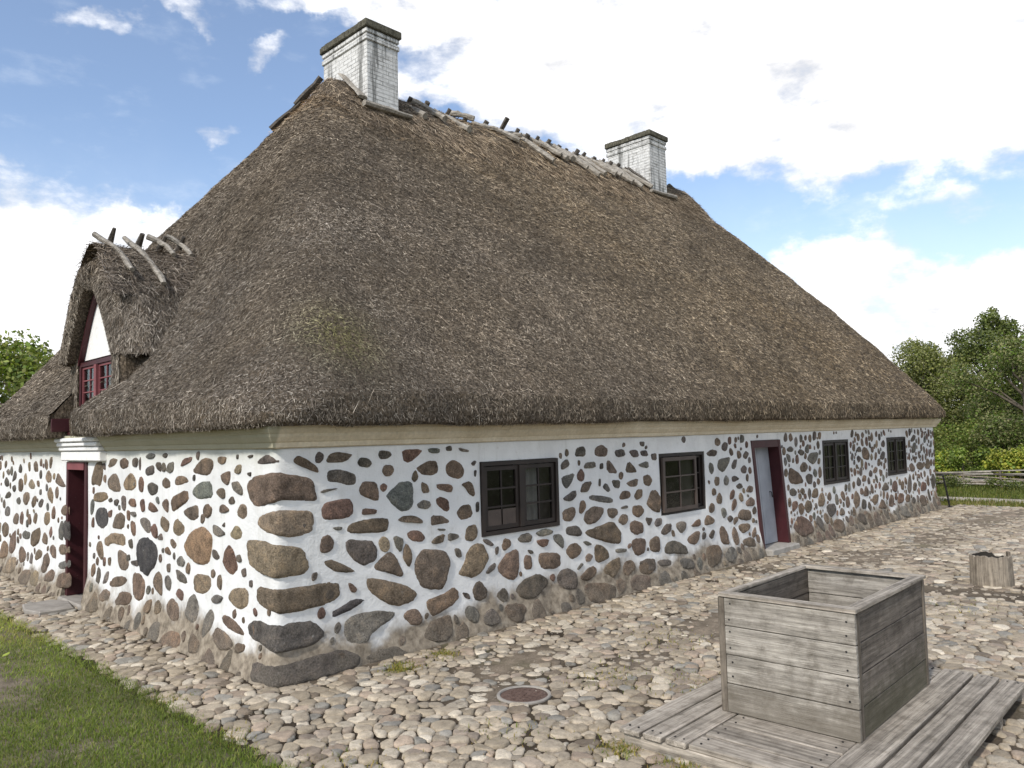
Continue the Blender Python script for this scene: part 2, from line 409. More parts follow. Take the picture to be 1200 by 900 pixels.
STONES = """
b 18,184 22,187 30,184 40,177 41,172 37,173 25,178 19,181
b 50,182 53,187 61,189 72,187 76,186 68,180 57,180 51,180
d 82,178 85,183 93,182 97,178 94,174 85,175
d 105,185 107,189 117,188 120,184 114,181 107,181
b 109,170 112,175 120,175 122,170 119,165 112,165
g 50,167 51,173 62,174 72,171 81,168 79,159 72,159 63,162 51,163
d 44,155 48,157 62,157 52,155 46,154
b 84,155 88,162 103,160 106,148 104,142 86,148
r 45,139 48,145 60,147 72,147 76,142 77,134 71,130 49,130 46,133
r 86,132 88,137 102,135 102,131 90,131
b 71,116 72,125 94,127 113,126 116,121 113,113 94,114
b 43,107 45,115 52,117 57,111 55,104 49,102 44,103
g 55,123 65,123 65,120 60,120
d 70,110 95,108 103,100 101,89 89,85 79,90 72,98
b -46,165 -32,171 1,173 17,171 33,166 37,157 37,148 22,149 5,151 -14,147 -32,144 -44,152
t -34,130 -25,137 0,142 17,141 30,140 36,131 34,121 14,118 3,122 -22,125
t -51,114 -35,116 0,114 23,110 28,103 32,90 27,86 1,86 -20,87 -39,90 -49,95
b -33,77 0,77 25,76 57,76 65,64 55,59 25,56 0,58 -30,61
d -47,41 -36,49 6,47 12,48 36,46 47,32 28,26 1,27 -18,29 -42,32
d -30,16 16,16 33,18 60,18 77,9 75,0 44,-1 19,-1 -1,2 -27,1
d -30,184 -12,190 -1,185 3,184 3,182 -29,180
b 46,95 53,96 66,90 79,82 73,81 58,84 49,90
r 71,72 74,72 80,66 78,63 74,64
k 55,51 61,52 76,58 89,55 82,51 69,47 56,45
g 64,33 69,41 82,44 103,43 118,39 117,33 96,26 87,19 75,19 68,24
d 85,6 99,9 116,9 127,4 136,-6 117,-8 89,-2
r 132,189 156,189 156,185 141,176 133,179
e 164,189 178,189 178,184 166,185
d 187,190 194,191 195,186 188,186
g 204,189 217,186 217,184 207,185
b 150,171 164,177 176,177 177,165 170,162 157,164 151,168
b 187,173 198,177 207,172 211,166 209,159 201,157 191,160 186,165
e 114,147 125,155 129,159 144,158 145,149 144,136 138,131 130,131 123,137 117,142
b 155,157 162,154 165,146 156,146
r 175,154 193,152 195,148 192,144 175,149
b 207,151 216,154 222,151 225,141 223,138 217,141 212,148
g 150,136 156,139 164,138 167,133 161,130 152,132
r 173,139 180,141 190,137 191,127 186,125 174,133
b 199,124 206,130 218,131 222,118 207,115 201,119
b 127,123 133,126 146,125 156,120 155,117 143,119 130,121
b 166,113 167,124 181,122 190,117 189,114 176,114
b 209,95 213,108 225,110 228,102 226,95 219,92
r 137,109 143,112 153,110 159,103 154,99 144,101 139,104
b 165,97 172,102 183,104 181,97 175,95
g 188,104 200,102 202,98 188,96
g 174,110 184,109 183,107 176,108
d 221,172 226,175 228,173 224,169
d 225,164 228,165 227,158 225,159
d 226,131 230,132 230,122 226,122
g 121,107 125,108 133,104 129,92 123,99
b 136,100 142,91 142,83 138,77 132,86 132,94
b 97,81 105,89 116,95 123,89 132,73 129,69 119,73
b 145,77 148,85 155,91 169,90 184,87 190,79 189,69 183,57 177,51 163,53 154,56 148,66
t 200,63 206,69 214,84 224,89 234,88 242,78 241,71 233,61 221,56 206,59
b 253,59 265,72 282,77 288,72 288,51 281,44 270,47
g 196,88 203,87 205,79 202,78 198,80
d 234,93 242,92 250,86 248,84 238,88
b 262,82 266,91 275,87 275,81 265,77
d 252,82 257,83 256,75 252,75
d 238,58 243,64 252,67 251,61 243,57
g 286,87 293,92 303,93 310,88 307,81 291,83
b 90,74 98,73 111,69 132,62 144,55 147,50 140,44 122,44 107,50 93,62
b 158,41 163,44 183,46 193,50 200,44 200,38 190,33 171,27 165,27 160,34
d 219,42 223,50 230,51 240,40 237,33 228,31 221,34
d 251,33 264,39 268,33 268,25 257,26
d 205,43 213,41 215,35 209,37
g 206,24 211,29 222,26 226,19 222,11 214,12 207,18
g 228,8 232,18 242,22 251,15 251,6 240,4
b 261,22 287,19 295,12 284,1 271,2 262,10
b 130,34 137,38 147,37 154,27 150,21 140,23 132,29
b 151,10 160,21 175,24 186,25 189,16 185,6 174,1 157,5
d 387,173 390,183 403,185 408,181 406,172
b 423,173 427,183 441,186 452,179 447,171 432,171
d 466,177 484,179 487,170 470,169
d 496,176 513,177 516,168 503,168
d 521,175 534,176 536,168 522,169
d 520,187 530,187 529,181 521,182
d 544,170 555,171 555,162 546,163
d 362,165 373,171 377,163 363,158
g 403,160 408,165 424,165 424,158 405,158
d 434,162 440,163 440,156 433,156
b 448,167 457,165 472,148 448,151
b 485,149 494,164 509,153 511,147
g 516,158 535,162 536,152 518,155
g 361,150 387,154 379,142 370,136 363,142
b 395,132 400,141 418,142 408,130 398,130
d 431,144 434,144 433,135 430,136
g 438,133 445,139 453,129 448,127
d 457,141 474,140 472,130 461,132
b 485,136 512,141 510,130 494,130
b 523,143 537,144 545,136 538,128 524,131
g 363,126 385,134 387,127 378,121 365,123
g 412,125 422,126 458,119 457,112 425,117 413,120
b 391,107 394,120 401,120 404,113 397,105
b 471,120 481,127 495,124 494,116 473,115
b 502,118 510,126 520,125 517,115 507,113
b 529,107 540,123 554,122 563,111 560,92 548,93 532,103
b 361,112 384,115 384,105 377,97 362,100
b 399,96 403,106 417,112 437,109 439,103 424,92 408,90
b 445,107 466,106 468,98 457,93 447,97
d 473,106 486,108 487,104 475,104
b 496,98 499,106 515,106 524,98 514,90 501,92
b 467,89 474,97 485,96 486,88 478,83
b 490,75 492,86 505,87 521,81 519,70 504,68
d 524,89 541,86 532,76
g 544,79 550,85 562,84 561,76 551,74
d 366,90 371,93 388,92 396,83 393,78 367,83
b 402,83 432,88 457,90 469,77 472,65 460,62 435,68 407,77
b 365,64 372,71 384,73 396,64 389,56 375,54
g 397,72 405,72 414,67 405,66
b 420,66 435,63 446,54 447,46 429,43 419,47
b 402,54 408,57 415,53 409,47 402,48
g 459,56 481,54 480,50 461,51
g 315,91 330,94 344,91 342,87 323,86
r 317,83 337,82 334,75 326,74 318,79
e 345,85 356,86 362,78 361,68 354,73 346,79
b 295,63 298,69 308,67 309,52 296,53
d 301,74 308,73 311,69 305,69
b 320,66 325,68 356,64 357,49 342,47 325,50 320,59
d 281,34 294,43 318,46 333,38 332,31 310,21 296,21 287,26
d 348,35 356,44 371,45 384,37 385,25 374,20 355,24
b 391,34 413,42 423,38 419,30 404,25 391,28
b 434,35 450,43 469,45 469,33 453,21 437,29
b 473,30 478,38 493,39 501,27 483,20 475,23
b 507,29 520,34 544,33 538,24 526,15 508,20
b 483,16 501,19 526,14 523,2 500,-3 484,5
b 393,19 408,23 440,17 451,9 443,-4 415,-3 399,4
b 453,18 466,20 476,14 469,4 456,-1
g 542,12 565,16 566,-5 551,-7 542,2
b 493,63 508,65 524,60 523,44 502,42 494,52
b 531,58 548,62 557,57 555,42 535,43
g 385,42 394,48 397,45 388,40
d -234,189 -227,191 -221,189 -227,185
r -189,177 -180,185 -162,187 -163,183 -177,179
b -160,173 -142,184 -128,187 -117,184 -116,177 -125,169 -152,170
d -251,181 -239,181 -238,172 -245,173
g -225,173 -218,180 -206,182 -207,172 -216,170
b -104,187 -87,187 -89,182 -97,180 -104,182
d -67,189 -63,189 -64,185 -67,185
d -46,188 -37,189 -38,187 -44,186
d -46,173 -40,174 -41,170 -45,171
t -70,176 -65,180 -58,180 -59,173 -65,172 -70,173
b -98,171 -81,174 -80,169 -84,161 -97,165
b -204,163 -197,168 -177,168 -168,162 -195,158 -202,158
b -237,162 -229,166 -216,163 -215,155 -227,154 -236,156
e -161,155 -142,163 -119,164 -116,149 -145,146 -159,149
b -108,154 -101,158 -92,158 -90,150 -97,149
g -75,164 -65,165 -57,159 -57,154 -64,154 -73,158
b -213,142 -206,148 -175,154 -169,144 -195,135 -210,130
b -234,138 -226,144 -219,141 -221,130 -228,132
b -180,133 -169,138 -150,141 -146,136 -147,128 -162,125 -175,128
b -134,138 -127,143 -117,139 -119,133 -127,129 -133,133
b -100,141 -94,144 -82,139 -91,136 -100,136
t -68,140 -61,146 -50,144 -50,136 -57,132 -67,134
d -83,148 -76,152 -71,146 -82,144
b -241,122 -235,126 -217,120 -221,111 -229,109 -241,115
t -209,115 -200,126 -180,119 -180,112 -193,108 -206,109
g -115,124 -103,123 -89,117 -101,114 -111,115
d -97,124 -91,128 -91,123
t -82,119 -70,127 -59,121 -61,115 -73,113 -80,115
o -179,102 -166,113 -145,120 -128,120 -116,112 -120,101 -124,87 -148,85 -171,89 -178,96
r -95,93 -91,102 -83,109 -74,102 -65,88 -79,81 -92,87
d -116,101 -109,101 -101,95 -108,92 -115,95
d -68,100 -63,101 -59,95 -66,94
b -214,103 -209,104 -198,99 -205,94 -213,98
b -228,93 -221,95 -213,90 -215,87 -225,88
g -196,84 -187,89 -177,84 -180,79 -194,79
d -223,77 -214,79 -214,71 -221,69
g -203,74 -194,75 -174,70 -171,63 -194,63
t -159,68 -154,75 -120,76 -120,65 -133,58 -154,57
t -84,61 -79,69 -57,73 -49,70 -49,59 -61,53 -75,54
g -117,56 -108,61 -95,60 -99,55 -113,52
d -46,80 -41,81 -41,75 -45,75
r -203,50 -193,57 -179,54 -183,44 -197,47
b -224,37 -212,45 -193,40 -189,26 -204,23 -221,29
g -176,36 -167,49 -155,57 -146,47 -148,33 -157,28 -173,32
g -134,24 -131,38 -120,47 -112,41 -115,30 -129,18
b -97,42 -89,45 -67,41 -55,34 -58,31 -74,32 -92,36
b -109,23 -107,32 -94,31 -74,24 -75,18 -91,13 -104,18
b -68,19 -66,24 -51,25 -52,19 -66,16
b -252,65 -243,68 -235,62 -235,43 -247,45 -254,54
g -229,64 -219,67 -211,61 -214,52 -223,50 -229,57
b -252,35 -245,39 -236,34 -236,27 -247,23 -252,26
o -225,-1 -212,12 -187,16 -173,11 -173,3 -225,-6
g -252,14 -234,19 -228,9 -229,0 -251,-3
b -159,10 -152,21 -133,14 -131,5 -152,2
b -399,176 -384,186 -364,184 -372,177 -393,173
b -359,182 -346,186 -331,182 -334,174 -352,172
d -319,183 -311,186 -302,184 -305,176 -317,176
d -300,180 -295,187 -293,178 -296,171
e -277,188 -267,191 -253,189 -259,185 -274,185
d -235,188 -226,191 -221,188 -230,186
d -282,173 -271,177 -257,178 -256,168 -279,166
b -253,179 -240,181 -238,171 -247,173
b -399,158 -384,167 -369,168 -356,153 -358,146 -378,146 -396,151
t -349,155 -343,162 -324,169 -309,162 -310,153 -329,148 -346,150
r -299,159 -294,165 -286,162 -287,150 -294,148 -299,153
d -276,157 -264,160 -247,157 -249,148 -264,145 -274,150
t -446,135 -442,143 -405,145 -395,138 -417,132 -443,132
d -395,136 -386,139 -381,135 -391,133
d -374,136 -367,138 -361,136 -367,130 -374,131
d -352,130 -351,142 -341,142 -340,131 -345,125
r -331,135 -326,140 -312,140 -308,132 -323,131
r -296,136 -291,141 -284,140 -282,129 -291,127
r -276,130 -271,139 -258,137 -245,130 -261,127
k -441,113 -433,125 -404,126 -397,118 -398,106 -416,100 -435,105
r -395,122 -383,125 -385,117 -393,115
b -383,106 -374,120 -354,123 -342,119 -348,104 -380,103
g -326,125 -312,126 -307,122 -317,120
r -328,113 -323,116 -311,114 -309,101 -317,98 -325,106
g -299,119 -281,122 -268,117 -268,106 -278,105 -294,113
r -266,111 -256,117 -248,109 -250,101 -260,103
d -248,103 -239,108 -234,101 -246,100
t -408,90 -394,94 -385,98 -345,99 -342,85 -385,86 -394,81 -406,82
b -439,76 -432,85 -416,86 -410,68 -418,63 -431,68
d -331,93 -320,96 -317,85 -325,85
k -306,87 -298,96 -280,101 -256,95 -248,86 -253,73 -275,59 -293,64 -303,76
b -366,74 -361,81 -336,77 -329,68 -336,59 -358,58
d -338,75 -328,78 -325,72 -336,70
d -322,71 -303,74 -301,67 -317,68
d -435,40 -431,56 -420,50 -422,34 -434,36
g -413,37 -403,51 -392,53 -396,40 -408,36
b -390,39 -378,48 -344,52 -334,48 -355,39 -387,35
b -319,49 -314,59 -293,61 -280,53 -284,36 -300,30 -313,36
g -277,44 -270,51 -264,47 -272,40
b -259,57 -250,67 -238,65 -235,45 -245,44 -256,50
b -366,23 -355,34 -327,36 -316,32 -329,22 -363,19
b -414,23 -402,32 -381,30 -384,21 -402,17
t -446,9 -433,26 -417,23 -404,6 -439,-1
b -453,151 -450,163 -438,179 -418,181 -412,168 -424,150 -437,153
b -277,23 -272,35 -260,37 -262,23
b -709,176 -697,181 -685,175 -684,164 -703,165
d -789,169 -781,177 -770,169 -775,161 -789,161
g -868,163 -850,168 -836,162 -847,155
d -827,147 -813,166 -800,160 -803,152 -823,147
t -646,157 -633,169 -617,161 -619,151 -637,150
b -602,155 -590,166 -574,157 -552,146 -580,146 -602,150
d -872,146 -861,155 -844,147 -846,139 -863,138
b -792,139 -780,155 -763,149 -768,134 -789,133
t -737,145 -718,155 -699,145 -705,139 -727,140
d -823,139 -810,143 -805,136 -817,131
t -638,136 -622,146 -610,134 -615,121 -631,127
d -868,122 -851,132 -833,129 -839,122 -862,119
b -767,119 -757,133 -732,134 -726,123 -746,113
b -716,119 -705,130 -689,129 -694,116 -710,111
d -682,121 -663,128 -654,125 -665,114 -682,114
g -805,120 -789,126 -776,120 -783,113 -799,113
b -579,115 -563,123 -543,123 -542,109 -572,108
g -869,98 -855,109 -838,106 -840,92 -866,92
b -822,89 -804,101 -787,96 -792,83 -817,82
r -782,94 -771,105 -758,98 -765,83 -778,84
b -709,92 -696,107 -684,102 -695,88
t -655,98 -644,110 -626,109 -628,94 -648,90
r -619,107 -609,121 -598,112 -604,101 -617,101
g -586,84 -580,100 -566,102 -565,76 -582,75
k -563,76 -564,102 -540,103 -537,78
b -888,70 -868,83 -844,78 -846,63 -870,57
g -769,69 -754,77 -723,75 -728,65 -759,63
b -723,58 -714,76 -680,86 -670,79 -679,63 -708,55
b -663,68 -652,82 -636,76 -638,64 -656,64
r -629,81 -619,92 -614,82 -622,74
b -585,62 -577,70 -541,71 -538,60 -577,55
b -839,43 -824,65 -802,74 -800,47 -822,35 -839,36
b -886,39 -869,54 -845,47 -844,31 -867,25 -885,24
b -786,42 -769,53 -744,44 -746,31 -767,27
b -700,41 -683,55 -660,53 -664,44 -692,37
b -628,58 -615,67 -598,63 -597,48 -615,49
g -723,31 -717,49 -706,43 -708,30
b -660,29 -650,48 -635,54 -623,43 -636,27 -654,24
e -589,39 -580,46 -536,53 -536,43 -576,36
b -584,22 -572,33 -532,36 -527,18 -575,13
t -855,9 -827,30 -789,33 -787,10 -837,5
b -755,8 -736,21 -706,22 -705,3 -729,-3
t -698,12 -687,26 -668,23 -658,5 -690,4
b -636,21 -617,33 -599,32 -602,18 -631,15
d 683,167 698,172 716,169 711,161 688,162
d 728,176 736,182 745,179 740,168 729,170
g 714,148 720,157 751,159 748,150 730,136 716,143
d 755,147 763,155 773,154 766,139 754,141
d 789,158 799,167 808,162 800,153
d 781,139 792,145 803,141 798,131 786,132
b 701,125 706,132 718,130 716,119 705,117
g 729,126 737,133 746,126 742,116 731,118
d 754,128 765,130 777,124 757,120
d 765,114 779,118 786,111 773,109
b 793,103 804,113 820,110 816,100
b 793,87 810,95 823,89 821,79 796,81
b 705,101 716,109 724,100 723,90 707,92
b 770,72 781,78 806,74 813,63 804,58 769,63
d 735,68 746,72 755,66 745,60
b 769,54 779,56 804,54 804,44 782,40 770,48
b 711,54 721,60 738,44 736,30 716,32
b 748,47 756,54 764,48 769,30 756,25 750,35
b 776,31 802,34 817,28 817,17 780,21
b 668,72 679,79 699,71 697,64 671,63
r 644,72 657,75 657,64 633,66
g 596,74 609,76 622,74 620,63 608,59 597,68
d 557,65 571,76 586,75 584,65 568,60
b 621,50 641,58 656,58 653,46 644,40 627,43
d 565,43 576,52 597,50 623,38 622,29 598,33 571,36
b 531,56 542,62 556,61 556,41 534,43
d 679,48 691,56 698,53 690,42
b 666,22 673,35 709,32 712,21 698,6 669,3
g 715,16 737,28 753,21 750,9 725,3
d 508,34 519,36 542,34 538,19 511,21
d 546,29 555,31 578,28 577,20 551,22
g 597,24 609,26 632,21 627,9 600,13
b 946,121 951,134 988,122 1005,104 961,105 947,110
g 942,165 956,170 968,165 964,159 944,160
d 983,158 993,164 1010,157 998,151
b 989,133 1006,141 1023,134 1014,123 995,123
d 945,95 958,99 975,92 968,84 947,86
b 985,91 995,97 1005,90 997,83
r 952,75 974,76 975,65 953,56
r 951,34 980,51 1017,39 1028,21 982,12 959,25
g 1020,146 1033,155 1066,156 1060,142 1043,134 1025,140
b 993,127 1000,141 1015,139 1023,129 1010,122
d 1011,115 1025,120 1041,116 1036,100 1017,102
b 1271,152 1283,159 1299,155 1309,141 1299,131 1272,135
d 1244,157 1260,161 1266,150 1247,150
d 1239,138 1250,144 1265,137 1250,127
d 1366,139 1382,148 1396,145 1387,129 1366,131
d 1375,164 1390,171 1397,165 1394,155 1377,156
b 1323,110 1339,118 1353,113 1341,103 1324,104
d 1300,105 1309,113 1320,107 1315,97 1301,99
b 1262,95 1272,104 1287,101 1281,90 1266,90
d 1235,91 1244,102 1258,93 1253,83 1238,84
b 1266,65 1281,84 1297,69 1293,60 1269,62
t 1057,70 1065,82 1081,82 1085,70 1078,58 1058,59
d 1090,56 1102,61 1131,58 1129,42 1109,35 1095,45
b 1033,82 1041,92 1060,91 1058,75 1033,76
b 1000,63 1011,74 1032,71 1030,56 1011,51
d 1367,71 1389,84 1411,71 1404,64 1369,66
r 1425,70 1438,83 1456,81 1460,64 1448,57 1430,62
b 1481,70 1489,80 1503,76 1498,59 1481,61
b 1555,65 1567,73 1583,68 1576,52 1556,53
r 1605,58 1618,70 1646,66 1646,49 1609,48
b 1341,35 1367,52 1392,31 1380,28 1342,32
b 1405,43 1416,56 1433,52 1432,34 1416,28 1403,32
r 1454,39 1466,54 1494,51 1491,36 1476,31 1456,33
b 1501,39 1513,49 1535,46 1526,31 1505,32
d 1539,32 1556,41 1570,33 1563,24 1543,26
b 1590,32 1608,41 1633,36 1633,18 1613,13 1592,27
b 1308,50 1322,61 1348,61 1340,45 1323,39
d 1254,48 1261,57 1280,54 1279,37 1256,38
b 1111,21 1122,31 1153,27 1158,11 1132,5 1112,10
d 1225,22 1234,32 1261,29 1267,15 1254,7 1235,13
g 1455,16 1471,26 1503,22 1509,2 1490,-1 1458,6
b 1298,12 1313,28 1337,26 1334,5 1312,-2
b 1538,110 1559,117 1577,103 1570,95 1546,96
b 1588,109 1605,116 1631,112 1628,97 1597,98
b 1646,105 1660,121 1681,117 1677,96 1650,97
d 1559,143 1577,161 1594,159 1585,137 1561,137
d 1558,167 1580,179 1595,174 1582,163 1559,162
b 1594,80 1585,89 1603,88 1604,77
b 1144,38 1156,51 1172,41 1168,34 1152,34
b 1180,20 1193,32 1206,26 1198,13 1183,12
"""
EXPOSURE = 0.22
# ------------------------------------------------------------------ sky, clouds and sun
SUN_AZ = 193.0      # compass of the sun in the xy plane, degrees from +X
SUN_EL = 40.0
def build_world():
    w = bpy.data.worlds.new('World'); sc.world = w; w.use_nodes = True
    t = NT.__new__(NT); t.t = w.node_tree; t.N = t.t.nodes; t.L = t.t.links
    for x in list(t.N): t.N.remove(x)
    out = t.n('ShaderNodeOutputWorld'); bg = t.n('ShaderNodeBackground'); bg.inputs['Strength'].default_value = .095
    t.l(bg.outputs[0], out.inputs[0])
    sky = t.n('ShaderNodeTexSky'); sky.sky_type = 'NISHITA'; sky.sun_disc = False
    sky.sun_elevation = R_(SUN_EL); sky.sun_rotation = R_(90 - SUN_AZ); sky.air_density = 1.0; sky.dust_density = .6; sky.ozone_density = 1.5
    tc = t.n('ShaderNodeTexCoord'); d = tc.outputs['Generated']
    # ragged cloud edges: warp the direction a little before placing the cloud banks
    nz = t.n('ShaderNodeTexNoise'); nz.inputs['Scale'].default_value = 7; nz.inputs['Detail'].default_value = 6; nz.inputs['Roughness'].default_value = .62
    t.l(d, nz.inputs['Vector'])
    sb = t.n('ShaderNodeVectorMath', operation='SUBTRACT'); t.l(nz.outputs['Color'], sb.inputs[0]); sb.inputs[1].default_value = (.5, .5, .5)
    sl = t.n('ShaderNodeVectorMath', operation='SCALE'); t.l(sb.outputs[0], sl.inputs[0]); sl.inputs['Scale'].default_value = .15
    ad = t.n('ShaderNodeVectorMath', operation='ADD'); t.l(d, ad.inputs[0]); t.l(sl.outputs[0], ad.inputs[1])
    nm = t.n('ShaderNodeVectorMath', operation='NORMALIZE'); t.l(ad.outputs[0], nm.inputs[0])
    sx = t.n('ShaderNodeSeparateXYZ'); t.l(nm.outputs[0], sx.inputs[0])
    az = t.math('MULTIPLY', t.math('ARCTAN2', sx.outputs['Y'], sx.outputs['X']), 57.29578)
    el = t.math('MULTIPLY', t.math('ARCSINE', sx.outputs['Z']), 57.29578)
    banks = [(22.4, 25.6, 26.5, 7.4, 1), (37.5, 27.0, 16.5, 5.5, 1), (16.9, 20.5, 15.1, 4.7, 1), (42.7, 25.2, 8.3, 4.1, 1), (28.5, 19.9, 7.7, 2.3, 1), (47.7, 28.9, 9.7, 2.3, .9),
             (54.7, 29.3, 8.2, 1.3, .7), (8.0, 21.3, 10.8, 5.5, 1), (75.2, 9.6, 11.7, 6.7, 1), (80.5, 11.5, 7.1, 4.5, 1), (68.7, 13.9, 5.8, 2.1, .85), (21.4, 8.9, 5.6, 4.1, 1),
             (22.9, 5.3, 9.2, 4.9, 1), (13.2, 7.5, 6.9, 3.2, 1), (9.9, 3.8, 8.5, 4.6, 1), (66.0, 21.6, 2.6, .9, .42), (72.4, 26.5, 3.0, 1.0, .4), (67.4, 27.7, 2.5, 1.0, .4),
             (62.0, 26.1, 2.2, .9, .45), (14.5, 14.1, 3.3, 1.6, .45), (78.0, 16.5, 1.8, .9, .45), (30.8, 34.6, 36.8, 5.8, 1), (51.6, 24.1, 3.8, 1.6, .55),
             (110, 22, 22, 12, .9), (160, 30, 30, 16, 1), (-40, 20, 30, 14, 1), (-100, 28, 34, 15, 1), (-150, 40, 30, 14, .9), (-10, 55, 40, 14, .9), (100, 55, 40, 12, .8)]
    acc = None
    for a, e, ra, re, wt in banks:
        x = t.math('MULTIPLY', t.math('SUBTRACT', az, a), 1 / ra); y = t.math('MULTIPLY', t.math('SUBTRACT', el, e), 1 / re)
        r = t.math('ADD', t.math('MULTIPLY', x, x), t.math('MULTIPLY', y, y))
        f = t.math('MULTIPLY', t.math('SUBTRACT', 1.35, r), wt)
        acc = f if acc is None else t.math('MAXIMUM', acc, f)
    n2 = t.n('ShaderNodeTexNoise'); n2.inputs['Scale'].default_value = 10; n2.inputs['Detail'].default_value = 8; n2.inputs['Roughness'].default_value = .6
    st = t.n('ShaderNodeMapping'); st.inputs['Scale'].default_value = (1, 1, 2.2); t.l(d, st.inputs[0]); t.l(st.outputs[0], n2.inputs['Vector'])
    dens = t.math('ADD', t.math('MAXIMUM', acc, -.6), t.math('MULTIPLY', t.math('SUBTRACT', n2.outputs['Fac'], .5), 2.2))
    k = t.maprange(dens, .12, 1.0)
    # thin veil: pale blue between the banks and towards the horizon
    veil = t.math('ADD', t.maprange(el, 22, 3, .07, .42), t.maprange(n2.outputs['Fac'], .52, .75, 0, .2))
    shade = t.maprange(t.math('ADD', t.math('MULTIPLY', n2.outputs['Fac'], .6), t.math('MULTIPLY', dens, .12)), .22, .50, 7.6, 12.5)
    cl = t.n('ShaderNodeCombineXYZ'); t.l(shade, cl.inputs[0]); t.l(shade, cl.inputs[1]); t.l(t.math('MULTIPLY', shade, 1.02), cl.inputs[2])
    skyc = t.mix(1.0, sky.outputs[0], SKY_TINT, 'MULTIPLY')
    base = t.mix(veil, skyc, (9.5, 10.2, 11.0))
    t.l(t.mix(k, base, cl.outputs[0]), bg.inputs['Color'])
SKY_TINT = (1.62, 1.66, 1.74)
build_world()
sun = bpy.data.objects.new('sun', bpy.data.lights.new('sun', 'SUN')); COL.objects.link(sun)
sun.data.energy = 3.0; sun.data.angle = R_(4); sun.data.color = (1, .955, .89)
sv = Vector((math.cos(R_(SUN_AZ)) * math.cos(R_(SUN_EL)), math.sin(R_(SUN_AZ)) * math.cos(R_(SUN_EL)), math.sin(R_(SUN_EL))))
sun.rotation_euler = sv.to_track_quat('Z', 'Y').to_euler(); sun.location = (-20, -6, 20)

# ------------------------------------------------------------------ the farmhouse
LW, WW, HT = 17.33, 9.3, 2.14       # long wall, end wall, wall plate
house = thing('farmhouse', 'low whitewashed fieldstone farmhouse with a steep brown thatched hip roof', 'house')

def WM(s, z, off, rnd=True):
    """unfolded wall (s along the long wall, -s along the end wall) to the world"""
    s = np.asarray(s, float); z = np.asarray(z, float); off = np.asarray(off, float) + 0 * s
    if rnd:
        P = np.stack([s, z, 0 * s], -1)
        fl = np.clip((.42 - z) / .42, 0, 1); off = off + np.clip((.40 - z) / .2, 0, 1) * (.05 * (fnoise(P, 4.5, 13) - .5) + .035 * (fnoise(P, 11, 17) - .5))
        off = off + .085 * fl ** 1.5 + .022 * (fnoise(P, 1.7, 3) - .5) + .03 * (fnoise(P, .5, 9) - .5)
        off = off - .02 * np.clip(1 - abs(s) / .07, 0, 1) ** 2 - .05 * np.clip(1 - abs(s - LW) / .14, 0, 1) ** 2
    c0 = np.clip(1 - abs(s) / .2, 0, 1); c1 = np.clip(1 - abs(s - LW) / .2, 0, 1)
    x = np.where(s >= 0, s - off * c0, -off); y = np.where(s >= 0, -off, -s - off * c0)
    x = np.where(s > LW, LW + off, x + np.where(s >= 0, off * c1, 0)); y = np.where(s > LW, (s - LW) - off * c1, y)
    return np.stack([x, y, z], -1)

# openings (s0, s1, z0, z1)
W1 = (2.33, 3.55, .95, 1.73); W2 = (5.62, 6.78, .87, 1.70); W3 = (10.85, 12.02, .95, 1.76); W4 = (14.07, 15.22, .94, 1.75)
D1 = (8.16, 9.16, .0, 1.82); D2 = (-5.52, -4.68, .0, 1.80)
HOLES = [W1, W2, W3, W4, D1, D2]
def shear(s, z):
    w = np.clip(1 - np.maximum(np.maximum(8.16 - s, s - 9.16), 0) / .8, 0, 1)
    return s + .24 * np.clip(1 - z / 1.82, 0, 1) * w

